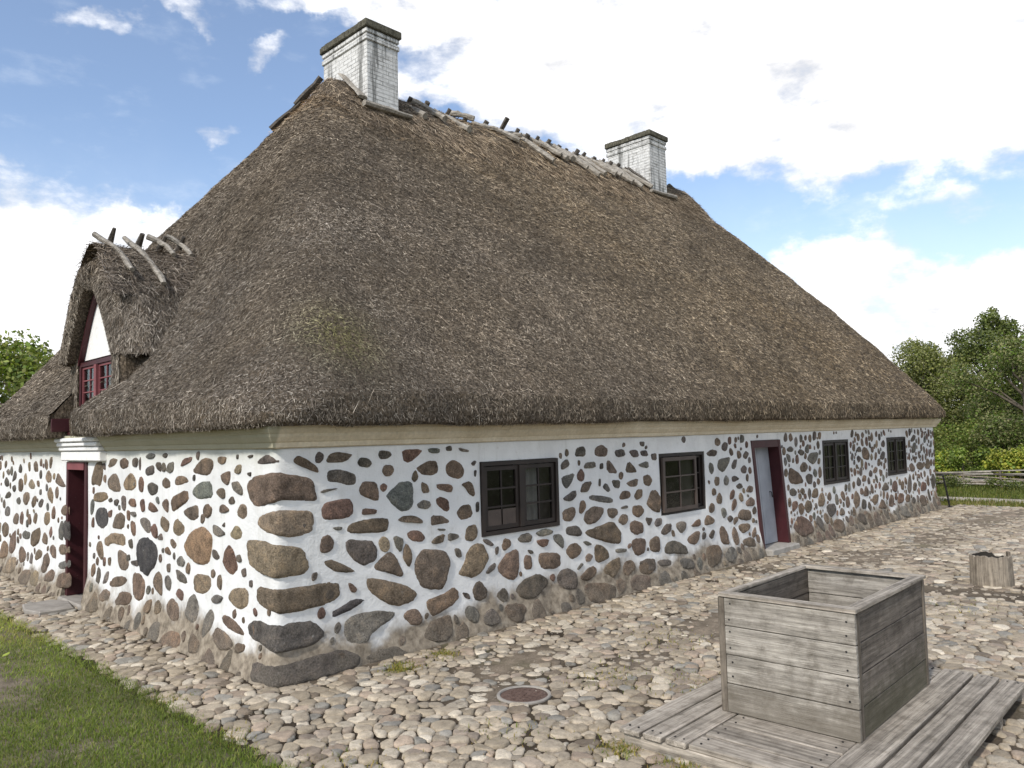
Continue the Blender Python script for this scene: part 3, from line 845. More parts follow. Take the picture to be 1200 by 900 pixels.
def build_wall():
    mb = MB()
    ss = list(np.arange(-WW, LW + .9, .06)); zs = list(np.arange(-.12, HT, .055)) + [HT]
    for h in HOLES:
        ss += [h[0], h[1]]; zs += [h[2], h[3]]
    def clean(a, keep):
        a = sorted(set(round(x, 4) for x in a)); out = []
        for x in a:
            if out and x - out[-1] < .02:
                if x in keep and out[-1] not in keep: out[-1] = x
                elif x in keep: out.append(x)
                continue
            out.append(x)
        return np.array(out)
    ks = {round(v, 4) for h in HOLES for v in h[:2]}; kz = {round(v, 4) for h in HOLES for v in h[2:]}
    ss = clean(ss, ks); zs = clean(zs, kz)
    S, Z = np.meshgrid(ss, zs, indexing='ij')
    S2 = shear(S, Z)
    V = WM(S2.ravel(), Z.ravel(), np.zeros(S.size))
    nz = len(zs); F = []
    for i in range(len(ss) - 1):
        sm = (ss[i] + ss[i + 1]) / 2
        hs = [h for h in HOLES if h[0] < sm < h[1]]
        for j in range(nz - 1):
            zm = (zs[j] + zs[j + 1]) / 2
            if any(h[2] - .13 * (h[2] == 0) < zm < h[3] for h in hs): continue
            a = i * nz + j
            F.append((a, a + nz, a + nz + 1, a + 1))
    mb.add(V, np.array(F), 0, None, True)
    # reveals of the openings
    for h in HOLES:
        n = 10
        loop = [(h[0], z) for z in np.linspace(h[2], h[3], n)] + [(s, h[3]) for s in np.linspace(h[0], h[1], n)[1:]] + [(h[1], z) for z in np.linspace(h[3], h[2], n)[1:]] + [(s, h[2]) for s in np.linspace(h[1], h[0], n)[1:-1]]
        lo = np.array(loop); s2 = shear(lo[:, 0], lo[:, 1])
        a = WM(s2, lo[:, 1], np.zeros(len(lo))); b = WM(s2, lo[:, 1], np.full(len(lo), -.42), False)
        k = len(lo)
        mb.add(np.concatenate([a, b]), [(i, (i + 1) % k, k + (i + 1) % k, k + i) for i in range(k)])
    # back and far walls
    mb.box(LW - .3, LW - .01, .9, WW, 0, HT); mb.box(0.02, LW - .31, WW - .3, WW, 0, HT)
    # fieldstones set in the plaster
    TONE = dict(b=(.215, .165, .125), g=(.205, .19, .168), r=(.21, .14, .11), t=(.30, .24, .17), d=(.15, .13, .112), e=(.195, .197, .175), k=(.095, .09, .088), o=(.30, .205, .135))
    occ_c = []; occ_r = []
    polys = []
    for ln in STONES.strip().split('\n'):
        tn, *pts = ln.split()
        polys.append((tn, np.array([[float(x) / 100 for x in p.split(',')] for p in pts])))
    def big_stone(p, col, hgt, seed, cross, sz):
        st = max(.014, sz / 15)
        q0, q1 = p, np.roll(p, -1, 0)
        def dist(Q):
            e = q1 - q0; w = Q[:, None] - q0[None]; t_ = np.clip((w * e).sum(-1) / ((e * e).sum(-1) + 1e-9), 0, 1)
            return np.linalg.norm(w - e * t_[..., None], axis=-1).min(1)
        def inside(Q):
            x, y = Q[:, 0:1], Q[:, 1:2]; a, b = q0, q1
            cr = ((a[:, 1] > y) != (b[:, 1] > y)) & (x < (b[:, 0] - a[:, 0]) * (y - a[:, 1]) / (b[:, 1] - a[:, 1] + 1e-12) + a[:, 0])
            return cr.sum(1) % 2 == 1
        gx = np.arange(p[:, 0].min(), p[:, 0].max(), st); gy = np.arange(p[:, 1].min(), p[:, 1].max(), st * .9)
        G = np.array([(x + (j % 2) * st / 2 + rng.uniform(-.2, .2) * st, y + rng.uniform(-.2, .2) * st) for j, y in enumerate(gy) for x in gx])
        pts = list(map(tuple, p)); ed = [(i, (i + 1) % len(p)) for i in range(len(p))]
        G = G[inside(G)]; G = G[dist(G) > st * .35]
        if cross: G = G[abs(G[:, 0]) > st * .4]
        # a tight row just inside the outline makes the broken edge
        inn = p + (p.mean(0) - p) * .0
        pts += list(map(tuple, G))
        if cross:
            L_ = np.column_stack([np.zeros(60), np.linspace(p[:, 1].min(), p[:, 1].max(), 60)]); L_ = L_[inside(L_)]; L_ = L_[dist(L_) > .004]
            b0 = len(pts); pts += list(map(tuple, L_)); ed += [(b0 + i, b0 + i + 1) for i in range(len(L_) - 1)]
        vo, _, fo, *_ = delaunay_2d_cdt([Vector(a) for a in pts], ed, [], 1, 1e-5)
        Q = np.array([tuple(v) for v in vo]); d = dist(Q)
        P = np.column_stack([Q, 0 * d])
        # broken faces: a few tilted planes, the highest one wins at each point
        cc = p.mean(0); hp = np.full(len(Q), 9.)
        for k in range(7):
            a = 2 * math.pi * (k + random.uniform(-.3, .3)) / 7; nrm = np.array([math.cos(a), math.sin(a)])
            hp = np.minimum(hp, hgt * random.uniform(1.0, 1.35) - random.uniform(.02, .13) * ((Q - cc) @ nrm - random.uniform(.05, .35) * sz))
        h = np.clip(hp, hgt * .55, hgt * 1.3) * np.clip(d / .016, 0, 1) ** .55 - .004
        h = h + (d > .004) * (.35 * hgt * (fnoise(P, 16, seed) - .5) + .4 * hgt * (fnoise(P, 6, seed + 4) - .5))
        W = WM(Q[:, 0], np.maximum(Q[:, 1], -.1), h)
        F = np.array([tuple(f) for f in fo if len(f) == 3])
        if cross:
            sd = Q[F].mean(1)[:, 0] > 0
            for s_ in (True, False):
                if (sd == s_).any(): mb.add(W, F[sd == s_], 1, col, True)
        else: mb.add(W, F, 1, col, True)
    def stone(poly, tone, hgt):
        p = poly
        area = .5 * abs(np.sum(p[:, 0] * np.roll(p[:, 1], -1) - np.roll(p[:, 0], -1) * p[:, 1]))
        q = np.roll(p, -1, 0); p = np.stack([p * .80 + q * .20, p * .20 + q * .80], 1).reshape(-1, 2)
        D = []
        for i in range(len(p)):
            a, b = p[i], p[(i + 1) % len(p)]; kk = max(1, int(np.linalg.norm(b - a) / max(.018, .09 * math.sqrt(area))))
            for u in range(kk): D.append(a + (b - a) * u / kk)
        p = np.array(D); cc = p.mean(0)
        sd = random.randint(0, 999); Q = np.column_stack([p, 0 * p[:, 0]]); w_ = math.sqrt(area)
        p = cc + (p - cc) * (1.05 + .22 * (fnoise(Q / w_, 2.2, sd) - .5) + .14 * (fnoise(Q / w_, 6, sd + 3) - .5))[:, None]
        if .5 * np.sum(p[:, 0] * np.roll(p[:, 1], -1) - np.roll(p[:, 0], -1) * p[:, 1]) < 0: p = p[::-1]
        c = p.mean(0); n = len(p); sz = math.sqrt(area)
        rad = np.linalg.norm(p - c, axis=1)
        V = []; seed = random.randint(0, 999)
        col = np.array(TONE[tone]) * random.uniform(.82, 1.2) * np.array([random.uniform(.95, 1.06), 1, random.uniform(.93, 1.05)])
        cross = p[:, 0].min() < -.03 and p[:, 0].max() > .03
        step = max(1, n // 16)
        for fr in (1.0, .5):
            for i in range(0, n, step): occ_c.append(c + (p[i] - c) * fr); occ_r.append(.0)
        occ_c.append(c); occ_r.append(min(rad) * .8)
        if area > .018 or cross:
            big_stone(p, col, hgt, seed, cross, sz); return
        for sca, hh in ((1.03, -.15), (1.0, .35), (.955, .86), (.84, .98), (.55, 1.0), (.25, 1.0)):
            q = c + (p - c) * sca
            jit = .05 * sz * (fnoise(np.stack([q[:, 0] * 1, q[:, 1], 0 * q[:, 0]], 1), 14, seed) - .5) if sca > .9 else 0
            q = q + (p - c) / (rad[:, None] + 1e-6) * (np.asarray(jit)[:, None] if sca > .9 else 0)
            P = np.stack([q[:, 0], q[:, 1], 0 * q[:, 0]], 1)
            rough = .55 * hgt * (fnoise(P, 13, seed) - .5) + 1.0 * hgt * (fnoise(P, 5, seed + 5) - .5) if hh > .5 else 0
            V.append(WM(q[:, 0], np.maximum(q[:, 1], -.1), hgt * hh + rough))
        V.append(WM(c[:1], np.maximum(c[1:2], -.1), np.array([hgt * 1.02])))
        V = np.concatenate(V); F = []
        for k in range(5):
            for i in range(n):
                j = (i + 1) % n; F.append((k * n + i, k * n + j, (k + 1) * n + j, (k + 1) * n + i))
        for i in range(n): F.append((5 * n + i, 5 * n + (i + 1) % n, 6 * n))
        mb.add(V, F, 1, col, True)
    for tn, p in polys:
        area = .5 * abs(np.sum(p[:, 0] * np.roll(p[:, 1], -1) - np.roll(p[:, 0], -1) * p[:, 1]))
        stone(p, tn, .010 + .045 * min(.5, math.sqrt(area)))
    # darts: the remaining wall gets its own random stones
    def blocked(s, z, r):
        if z < -.02 or z > 1.93 - r: return True
        for h in HOLES:
            sh = .24 * max(0, 1 - z / 1.82) if h is D1 else 0
            if h[0] + sh - r - .04 < s < h[1] + sh + r + .04 and h[2] - r - .03 < z < h[3] + r + (.10 if z > h[3] and h[3] < 1.79 else .03): return True
        A = np.array(occ_c); d = np.hypot(A[:, 0] - s, A[:, 1] - z) - np.array(occ_r)
        return d.min() < r + .015
    for r0, r1, tries in ((.13, .19, 300), (.09, .13, 1100), (.06, .09, 2600), (.04, .06, 3200), (.022, .04, 2600)):
        for _ in range(tries):
            s = random.uniform(-WW + .1, LW - .05) if random.random() < .35 else random.uniform(7.5, LW - .05)
            z = random.uniform(.0, 1.92) if r1 < .12 else random.uniform(0, .75)
            r = random.uniform(r0, r1)
            traced = -8.8 < s < 8.0
            if traced and (r > .10 and z > .3): continue
            if traced and .3 < z and random.random() < .2: continue
            el = random.uniform(1.0, 1.35)
            if blocked(s, z, r): continue
            k = random.randint(6, 8); a0 = random.random() * 6.28
            rot = math.pi / 2 + random.gauss(0, .5)
            pts = []
            for i in range(k):
                th = a0 + 2 * math.pi * (i + random.uniform(-.25, .25)) / k; q = r * random.uniform(.84, 1.18)
                x, y = q * math.cos(th) * el, q * math.sin(th) / el ** .6
                pts.append((s + x * math.cos(rot) - y * math.sin(rot), z + x * math.sin(rot) + y * math.cos(rot)))
            stone(np.array(pts), random.choices('bgrtde', (8, 3, 2.5, 1, 3, .6))[0], .010 + .055 * r)
    return mb.build('wall', [M['plaster'], M['stone']], house)
build_wall()

# the coved cornice under the thatch, on both visible walls
def build_cornice():
    prof = [(.0, 1.935), (.022, 1.945), (.03, 1.985), (.045, 1.995), (.075, 2.035), (.082, 2.06), (.092, 2.068), (.108, 2.10), (.11, 2.135), (-.05, 2.14)]
    def run(ss):
        mb2 = []
        V = np.concatenate([WM(np.array(ss), np.full(len(ss), z), np.full(len(ss), o + .012), False) + np.stack([0 * np.array(ss), 0 * np.array(ss), .012 * (fnoise(np.stack([ss, 0 * np.array(ss), 0 * np.array(ss)], 1), 1.2, 4) - .5)], 1) for o, z in prof])
        n = len(ss); F = []
        for k in range(len(prof) - 1):
            for i in range(n - 1): F.append((k * n + i, k * n + i + 1, (k + 1) * n + i + 1, (k + 1) * n + i))
        return V, np.array(F)
    mb = MB()
    a = sorted(set([round(x, 3) for x in np.arange(-WW, LW + .3, .15)] + [0, -.2, .2, LW, LW - .2, LW + .2]))
    mb.add(*run(np.array(a)), 0, None, False)
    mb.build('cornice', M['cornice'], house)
    # stepped plaster hood over the end-wall door, where no thatch hangs over it
    hb = MB()
    for k, (z0, z1, o, i) in enumerate(((1.815, 1.935, .085, .0), (1.941, 1.992, .11, .02), (1.998, 2.049, .135, .04), (2.055, 2.105, .16, .06))):
        s0, s1 = -5.50 - i * .6, -4.02 + i * .5
        hb.box(-o - .0, .05, -s1, -s0, z0, z1, 0, None, None, .012)
    hb.build('door_hood', M['white'], house)
build_cornice()

# ------------------------------------------------------------------ windows and doors
def front(V): return np.stack([V[:, 0], -V[:, 2], V[:, 1]], 1)     # (s, z, off) -> world on the long wall
def endw(V): return np.stack([-V[:, 2], -V[:, 0], V[:, 1]], 1)     # the same on the end wall
def bars(mb, s0, s1, z0, z1, t, o0, o1, Mx, mat=0, tb=None):
    tb = tb or t
    mb.box(s0, s0 + t, z0, z1, o0, o1, mat, None, Mx); mb.box(s1 - t, s1, z0, z1, o0, o1, mat, None, Mx)
    mb.box(s0 + t, s1 - t, z1 - t, z1, o0, o1, mat, None, Mx); mb.box(s0 + t, s1 - t, z0, z0 + tb, o0, o1, mat, None, Mx)
def sash(s0, s1, z0, z1, nc, nr, o, mat, parent, Mx=front, t=.045, mt=.018, sub=None):
    mb = MB(); bars(mb, s0, s1, z0, z1, t, o - .035, o, Mx)
    for i in range(1, nc):
        x = s0 + t + (s1 - s0 - 2 * t) * i / nc
        mb.box(x - mt / 2, x + mt / 2, z0 + t, z1 - t, o - .028, o - .006, 0, None, Mx)
    for j in range(1, nr):
        y = z0 + t + (z1 - z0 - 2 * t) * j / nr
        mb.box(s0 + t, s1 - t, y - mt / 2, y + mt / 2, o - .03, o - .004, 0, None, Mx)
    ob = mb.build('sash', mat, parent)
    g = MB(); g.add(Mx(np.array([(s0 + t, z0 + t, o - .018), (s1 - t, z0 + t, o - .018), (s1 - t, z1 - t, o - .018), (s0 + t, z1 - t, o - .018)], float)), [(0, 1, 2, 3)])
    g.build('pane', M['glass'], parent)
    return ob
def window(h, label, o=.0, split=True, mat='brown', nc=2, nr=3, curtain=None):
    s0, s1, z0, z1 = h
    mb = MB(); bars(mb, s0 + .005, s1 - .005, z0 + .005, z1 - .005, .042, o - .10, o + .012, front)
    if split: mb.box((s0 + s1) / 2 - .035, (s0 + s1) / 2 + .035, z0 + .055, z1 - .055, o - .09, o + .008, 0, None, front)
    w = mb.build('window', M[mat], house); tag(w, label)
    if split:
        mid = (s0 + s1) / 2
        sash(s0 + .056, mid - .036, z0 + .056, z1 - .056, nc, nr, o - .01, M[mat], w)
        sash(mid + .036, s1 - .056, z0 + .056, z1 - .056, nc, nr, o - .01, M[mat], w)
    # dark box behind the panes: the room's dimness put into its colour
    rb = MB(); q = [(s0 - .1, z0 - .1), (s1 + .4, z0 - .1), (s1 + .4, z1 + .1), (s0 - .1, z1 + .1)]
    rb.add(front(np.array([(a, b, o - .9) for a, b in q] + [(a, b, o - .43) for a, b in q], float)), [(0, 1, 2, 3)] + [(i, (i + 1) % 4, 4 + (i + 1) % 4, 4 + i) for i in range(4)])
    rb.build('room_shade', M['room'], w)
    if curtain:
        cb = MB(); a, b = curtain; n = 24
        xs = np.linspace(a, b, n); off = o - .16 - .02 * np.sin(np.arange(n) * 1.3)
        V = np.concatenate([np.stack([xs, np.full(n, z0 + .05), off], 1), np.stack([xs, np.full(n, z1 - .05), off], 1)])
        cb.add(front(V), [(i, i + 1, n + i + 1, n + i) for i in range(n - 1)], 0, None, True)
        cb.build('curtain', M['curtain'], w)
    return w
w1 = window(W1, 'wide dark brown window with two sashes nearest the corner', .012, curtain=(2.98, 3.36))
# brown panel across the lower left lights, standing in for a brownish reflection
bd = MB(); bd.box(2.44, 2.90, 1.01, 1.215, -.022, -.004, 0, None, front)
bd.build('reflection_panel', M['brown2'], w1)
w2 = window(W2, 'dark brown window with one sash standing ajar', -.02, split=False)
sash(5.66, 6.50, .91, 1.645, 2, 3, .035, M['brown2'], w2, t=.05)
sash(6.52, 6.72, .925, 1.645, 1, 3, -.04, M['brown'], w2, t=.03)
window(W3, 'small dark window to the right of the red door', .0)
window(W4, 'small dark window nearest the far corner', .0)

def build_doors():
    fr = MB()
    sh = lambda V: front(np.stack([shear(V[:, 0], V[:, 1]), V[:, 1], V[:, 2]], 1))
    s0, s1, z0, z1 = D1
    fr.box(s0 + .004, s0 + .085, .10, z1 - .004, -.36, .018, 0, None, sh); fr.box(s1 - .085, s1 - .004, .10, z1 - .004, -.36, .018, 0, None, sh)
    fr.box(s0 + .09, s1 - .09, z1 - .12, z1 - .005, -.36, .015, 0, None, sh)
    d = fr.build('door', M['red'], house); tag(d, 'dark red door frame with a pale grey door set back inside')
    lf = MB()
    for k in range(4):
        a = s0 + .09 + (s1 - s0 - .18) * k / 4; b = s0 + .09 + (s1 - s0 - .18) * (k + 1) / 4
        lf.box(a + .002, b - .002, .11, z1 - .125, -.20, -.17 - .003 * (k % 2), 0, None, sh)
    dl = lf.build('door_leaf', M['greydoor'], d)
    hd = MB(); hd.tube([sh(np.array([[s1 - .2, .95, -.18]]))[0], sh(np.array([[s1 - .2, .95, -.135]]))[0], sh(np.array([[s1 - .2, .86, -.13]]))[0]], .010, 6)
    hd.build('handle', M['iron'], d)
    th = MB(); th.box(s0 + .03, s1 + .02, -.05, .095, -.38, .16, 0, None, lambda V: front(np.stack([V[:, 0] + .24, V[:, 1], V[:, 2]], 1)), .02)
    th.build('threshold', M['concrete'], d)
    # end wall door
    s0, s1, z0, z1 = D2
    fr = MB()
    fr.box(s0 + .005, s0 + .09, .06, z1 - .005, -.34, .012, 0, None, endw); fr.box(s1 - .085, s1 - .004, .06, z1 - .004, -.34, .02, 0, None, endw)
    fr.box(s0 + .09, s1 - .085, z1 - .10, z1 - .004, -.34, .03, 1, None, endw)
    d = fr.build('door', [M['red'], M['redlight']], house); tag(d, 'dark red plank door in the end wall under the white hood')
    lf = MB()
    for k in range(5):
        a = s0 + .092 + (s1 - s0 - .18) * k / 5; b = s0 + .092 + (s1 - s0 - .18) * (k + 1) / 5
        lf.box(a + .003, b - .003, .07, z1 - .105, -.33, -.29 - .006 * (k % 2), 0, None, endw)
    lf.build('door_leaf', M['darkdoor'], d)
    th = MB(); th.box(s0 - .02, s1 + .05, -.05, .055, -.35, .10, 0, None, endw, .02)
    th.build('threshold', M['slab'], d)
build_doors()
# ------------------------------------------------------------------ thatched roof
RY = 4.7
def zr(x): return 7.70 + .030 * (np.clip(x, 3.4, 14.2) - 3.4)
PAL = np.array([(.062, .053, .043), (.105, .09, .072), (.16, .138, .112), (.23, .20, .163), (.33, .292, .24), (.46, .42, .355)])
PALP = np.array([.20, .25, .25, .17, .09, .04])
PAL2 = np.array([(.082, .068, .054), (.15, .126, .102), (.235, .20, .163), (.345, .30, .248), (.50, .45, .38)])
PAL2P = np.array([.2, .28, .27, .17, .08])
def straw_cols(n, P, pal=PAL, pp=PALP):
    c = pal[rng.choice(len(pal), n, p=pp)] * rng.uniform(.8, 1.25, (n, 1))
    a = fnoise(P, .7, 11)[:, None]; b = fnoise(P, 2.4, 21)[:, None]
    st = fnoise(P * np.array([1, 1, .22]), 2.0, 61)[:, None]; st2 = fnoise(P * np.array([1, 1, .16]), 7.0, 64)[:, None]; c = c * (.62 + .5 * st + .26 * st2)
    grey = np.clip((6.5 - P[:, :1]) / 5, 0, 1) * np.clip((6.6 - P[:, 2:3]) / 3, 0, 1); c = c * (1 - grey * np.array([.16, .12, .05]))
    warm = np.clip((P[:, :1] - 3) / 5, 0, 1); c = c * (1 + warm * np.array([.05, .02, -.06]))
    ms = np.exp(-(((P - np.array(MOSS)) / np.array([.38, .45, .45])) ** 2).sum(1))[:, None] * .75; c = c * (1 - ms * np.array([.15, .05, .62]))
    c = c * (.62 + .76 * a) * (.7 + .6 * b)
    g = np.clip((fnoise(P, .45, 31)[:, None] - .45) * 3, 0, 1)
    return c * 1.24 * (np.array([1.05, .985, .905]) * (1 - g) + g * np.array([1.08, .97, .82]))
MOSS = (.77, .17, 2.99)
def straws(mb, P, N, n, mat, Lr=(.05, .16), Wr=(.005, .010), spread=.6, lift=(.03, .32), down=None, pal=PAL, pp=PALP, scale=None):
    D0 = np.tile(np.array([0, 0, -1.]), (n, 1)) if down is None else down
    T = unit(D0 - N * np.sum(D0 * N, 1)[:, None]); S = np.cross(N, T)
    a = rng.normal(0, spread, n)[:, None]; li = rng.uniform(*lift, n)[:, None]
    D = unit(T * np.cos(a) + S * np.sin(a) + N * li)
    Nn = unit(N + .7 * rng.normal(0, 1, (n, 3)) * .6)
    L = rng.uniform(*Lr, n); W = rng.uniform(*Wr, n)
    if scale is not None: L = L * scale; W = W * scale
    base = P - D * (L * .4)[:, None] + N * .006
    V, F = orient_quads(base, D, Nn, L, W, .4)
    c = straw_cols(n, P, pal, pp)
    mb.add(V, F, mat, np.repeat(c, 4, 0))

def sample_faces(V, F, n, wt=None):
    """random points on the quads of a grid; returns points and normals"""
    A, B, Cc, Dd = (V[F[:, k]] for k in range(4))
    nr = np.cross(Cc - A, Dd - B); ar = np.linalg.norm(nr, axis=1) / 2; nr = unit(nr)
    w = ar * (1 if wt is None else wt((A + Cc) / 2, nr)); w = w / w.sum()
    i = rng.choice(len(F), n, p=w); u, v = rng.random((2, n, 1))
    return A[i] * (1 - u) * (1 - v) + B[i] * u * (1 - v) + Cc[i] * u * v + Dd[i] * (1 - u) * v, nr[i]

def build_roof():
    eave = [(.05, 2.125), (.19, 2.112), (.262, 2.116), (.298, 2.15), (.305, 2.25)]
    us = np.linspace(0, 1, 72) ** .94
    N1, NC, N2 = 96, 9, 178
    rings = []
    def ring(x0, x1, y0, y1, r, zf):
        r = min(r, .49 * (x1 - x0), .49 * (y1 - y0))
        pts = []
        f = lambda a, b, n: a + (b - a) * np.linspace(0, 1, n)
        def arc(cx, cy, a0):
            th = a0 + np.linspace(0, math.pi / 2, NC + 2)[1:-1]
            return [(cx + r * math.cos(q), cy + r * math.sin(q)) for q in th]
        pts += [(x0, y) for y in f(y1 - r, y0 + r, N1)]; pts += arc(x0 + r, y0 + r, math.pi)
        pts += [(x, y0) for x in f(x0 + r, x1 - r, N2)]; pts += arc(x1 - r, y0 + r, -math.pi / 2)
        pts += [(x1, y) for y in f(y0 + r, y1 - r, N1)]; pts += arc(x1 - r, y1 - r, 0)
        pts += [(x, y1) for x in f(x1 - r, x0 + r, N2)]; pts += arc(x0 + r, y1 - r, math.pi / 2)
        p = np.array(pts); return np.column_stack([p, zf(p)])
    lf = lambda a, b, u: a + (b - a) * u
    for o, z in eave: rings.append(ring(-o, LW + o * .85, -o, WW + o, .42, lambda p: np.full(len(p), z) + .0025 * np.clip(p[:, 0], 0, LW)))
    for u in us:
        rings.append(ring(lf(-.30, 3.45, u), lf(LW + .255, 13.95, u), lf(-.30, RY - .02, u), lf(WW + .30, RY + .02, u), lf(.80, .25, u),
                          lambda p: 2.40 + .0025 * np.clip(p[:, 0], 0, LW) * (1 - u) + u * (zr(p[:, 0]) - 2.40) + .0))
    G = np.stack(rings); nr, m, _ = G.shape
    dn = np.roll(G, -1, 1) - np.roll(G, 1, 1); up = np.gradient(G, axis=0)
    Nn = unit(np.cross(dn, up)); 
    uu = np.concatenate([np.zeros(len(eave)), us])[:, None]
    P = G.reshape(-1, 3)
    disp = (.10 * (fnoise(P, .55, 2) - .5) + .07 * (fnoise(P, 2.2, 5) - .5) + .035 * (fnoise(P, 7, 8) - .5)).reshape(nr, m)
    fade = np.clip(np.arange(nr) / 4, .25, 1)[:, None]
    G = G + Nn * ((disp * fade) + .13 * np.sin(np.pi * np.clip(uu, 0, 1)) * (uu > 0) * np.where(uu < 1, 1, 0))[..., None]
    # the hip ends are dished above the eaves, where the rafters are sprocketed
    G[:, :, 2] -= .30 * np.sin(np.pi * np.clip(uu / .5, 0, 1)) * np.clip(abs(Nn[..., 0]) * 1.6 - .35, 0, 1) ** 1.5
    # the eave line wavers
    wav = (.035 * (fnoise(G[4], .9, 40) - .5) + .016 * (fnoise(G[4], 5, 41) - .5))
    for k in range(5): G[k, :, 2] += wav * (1 if k < 4 else .6)
    V = G.reshape(-1, 3)
    idx = np.arange(nr * m).reshape(nr, m)
    F = np.stack([idx[:-1], np.roll(idx, -1, 1)[:-1], np.roll(idx, -1, 1)[1:], idx[1:]], -1).reshape(-1, 4)
    cen = V[F].mean(1)
    yed = lambda xx: np.interp(xx, [-.32, -.05, .04], [4.40, 3.86, 3.80])
    notch = (cen[:, 0] < .03) & (cen[:, 1] > yed(cen[:, 0])) & (cen[:, 1] < 5.26)
    # behind the dormer front the slope is opened for the dormer room
    F = F[~notch]; cen = cen[~notch]
    mb = MB(); mb.add(V, F, 0, None, True)
    # cut ends of the thatch either side of the dormer
    for yc, sg in ((5.26, -1),):
        col = np.argmin(abs(G[4, :N1, 1] - yc))
        prof = G[:, col]; prof = prof[prof[:, 0] < .06]
        top = prof; bot = np.array([(.06, yc, 2.135)])
        poly = np.concatenate([top, [[.06, top[-1, 1], top[-1, 2]]], bot])
        poly[:, 1] = np.where(poly[:, 2] > 2.0, poly[:, 1], yc)
        mb.add(poly, [tuple(range(len(poly)))], 0)
    xe = np.linspace(-.31, .05, 9); ye = yed(xe); pr = G[:, np.argmin(abs(G[4, :N1, 1] - 4.2))]; ze = np.interp(xe, pr[4:14, 0], pr[4:14, 2])
    SE = np.concatenate([np.column_stack([xe, ye, ze]), np.column_stack([xe + .01, ye - .01, np.full(9, 2.125)])])
    SF = np.array([(i, i + 1, 9 + i + 1, 9 + i) for i in range(8)]); mb.add(SE, SF, 0)
    def wt(c, n):
        d = np.linalg.norm(c - C, axis=1)
        face = np.sum(n * unit(C - c), 1)
        return np.minimum(1, (8.5 / d) ** 1.5) * np.where(face > -.05, 1, .05) * np.where(c[:, 2] < 2.2, .6, 1)
    # outward normals
    n = 400000
    Pt, Nr = sample_faces(V, F, n, wt)
    Nr = np.where(np.sum(Nr * (Pt - np.array([8.7, 4.65, 1.0])), 1)[:, None] < 0, -Nr, Nr)
    d = np.linalg.norm(Pt - C, axis=1)
    straws(mb, Pt, Nr, n, 1, (.016, .058), (.0035, .0072), .8, (.02, .36), scale=np.clip(d / 9, .8, 1.6))
    # ragged butts along the eave
    k = 16000
    seg = rng.integers(0, m, k); ok = np.array([in_view(G[2, s:s + 1], .4)[0] for s in range(m)])
    seg = seg[ok[seg]]; k = len(seg); f = rng.random((k, 1))
    A = G[2, seg] * (1 - f) + G[2, (seg + 1) % m] * f
    keep = ~((A[:, 0] < .03) & (A[:, 1] > 4.38) & (A[:, 1] < 5.29)); A = A[keep]; k = len(A)
    out = unit(A - np.array([1, 1, 0]) * np.column_stack([np.clip(A[:, 0], 1.5, 15.8), np.clip(A[:, 1], 1.5, 7.8), np.zeros(k)]) - np.array([0, 0, 1]) * A)
    straws(mb, A + np.column_stack([np.zeros((k, 2)), rng.uniform(-.01, .09, k)]), out, k, 1, (.012, .035), (.0035, .007), .6, (.0, .5))
    Pt, Nr = sample_faces(SE, SF, 900); Nr = np.where(Nr[:, 1:2] < 0, -Nr, Nr); straws(mb, Pt, Nr, 900, 1, (.02, .06), (.0035, .007), .5, (0, .3))
    # a few long loose straws lying on the slope
    Pt, Nr = sample_faces(V, F, 2600, wt)
    Nr = np.where(np.sum(Nr * (Pt - np.array([8.7, 4.65, 1.0])), 1)[:, None] < 0, -Nr, Nr)
    straws(mb, Pt, Nr, 2600, 1, (.08, .2), (.004, .0065), .8, (.0, .12), pal=PAL2, pp=np.array([.1, .2, .3, .25, .15]))
    # newer, tawny straw round the hip tops
    k = 5000; Pt, Nr = sample_faces(V, F, k, lambda c, n: np.exp(-((c[:, 2] - 7.5) / .45) ** 2) * (np.exp(-((c[:, 0] - 3.4) / .7) ** 2) + .5 * np.exp(-((c[:, 0] - 13.9) / .6) ** 2)) * (c[:, 1] < 6))
    Nr = np.where(Nr[:, 2:3] < 0, -Nr, Nr); straws(mb, Pt, Nr, k, 1, (.08, .26), (.005, .010), .7, (.02, .5), pal=PAL2 * np.array([1.0, .94, .86]), pp=PAL2P)
    return mb.build('roof', [M['thatch'], M['straw']], house)
roof = build_roof()

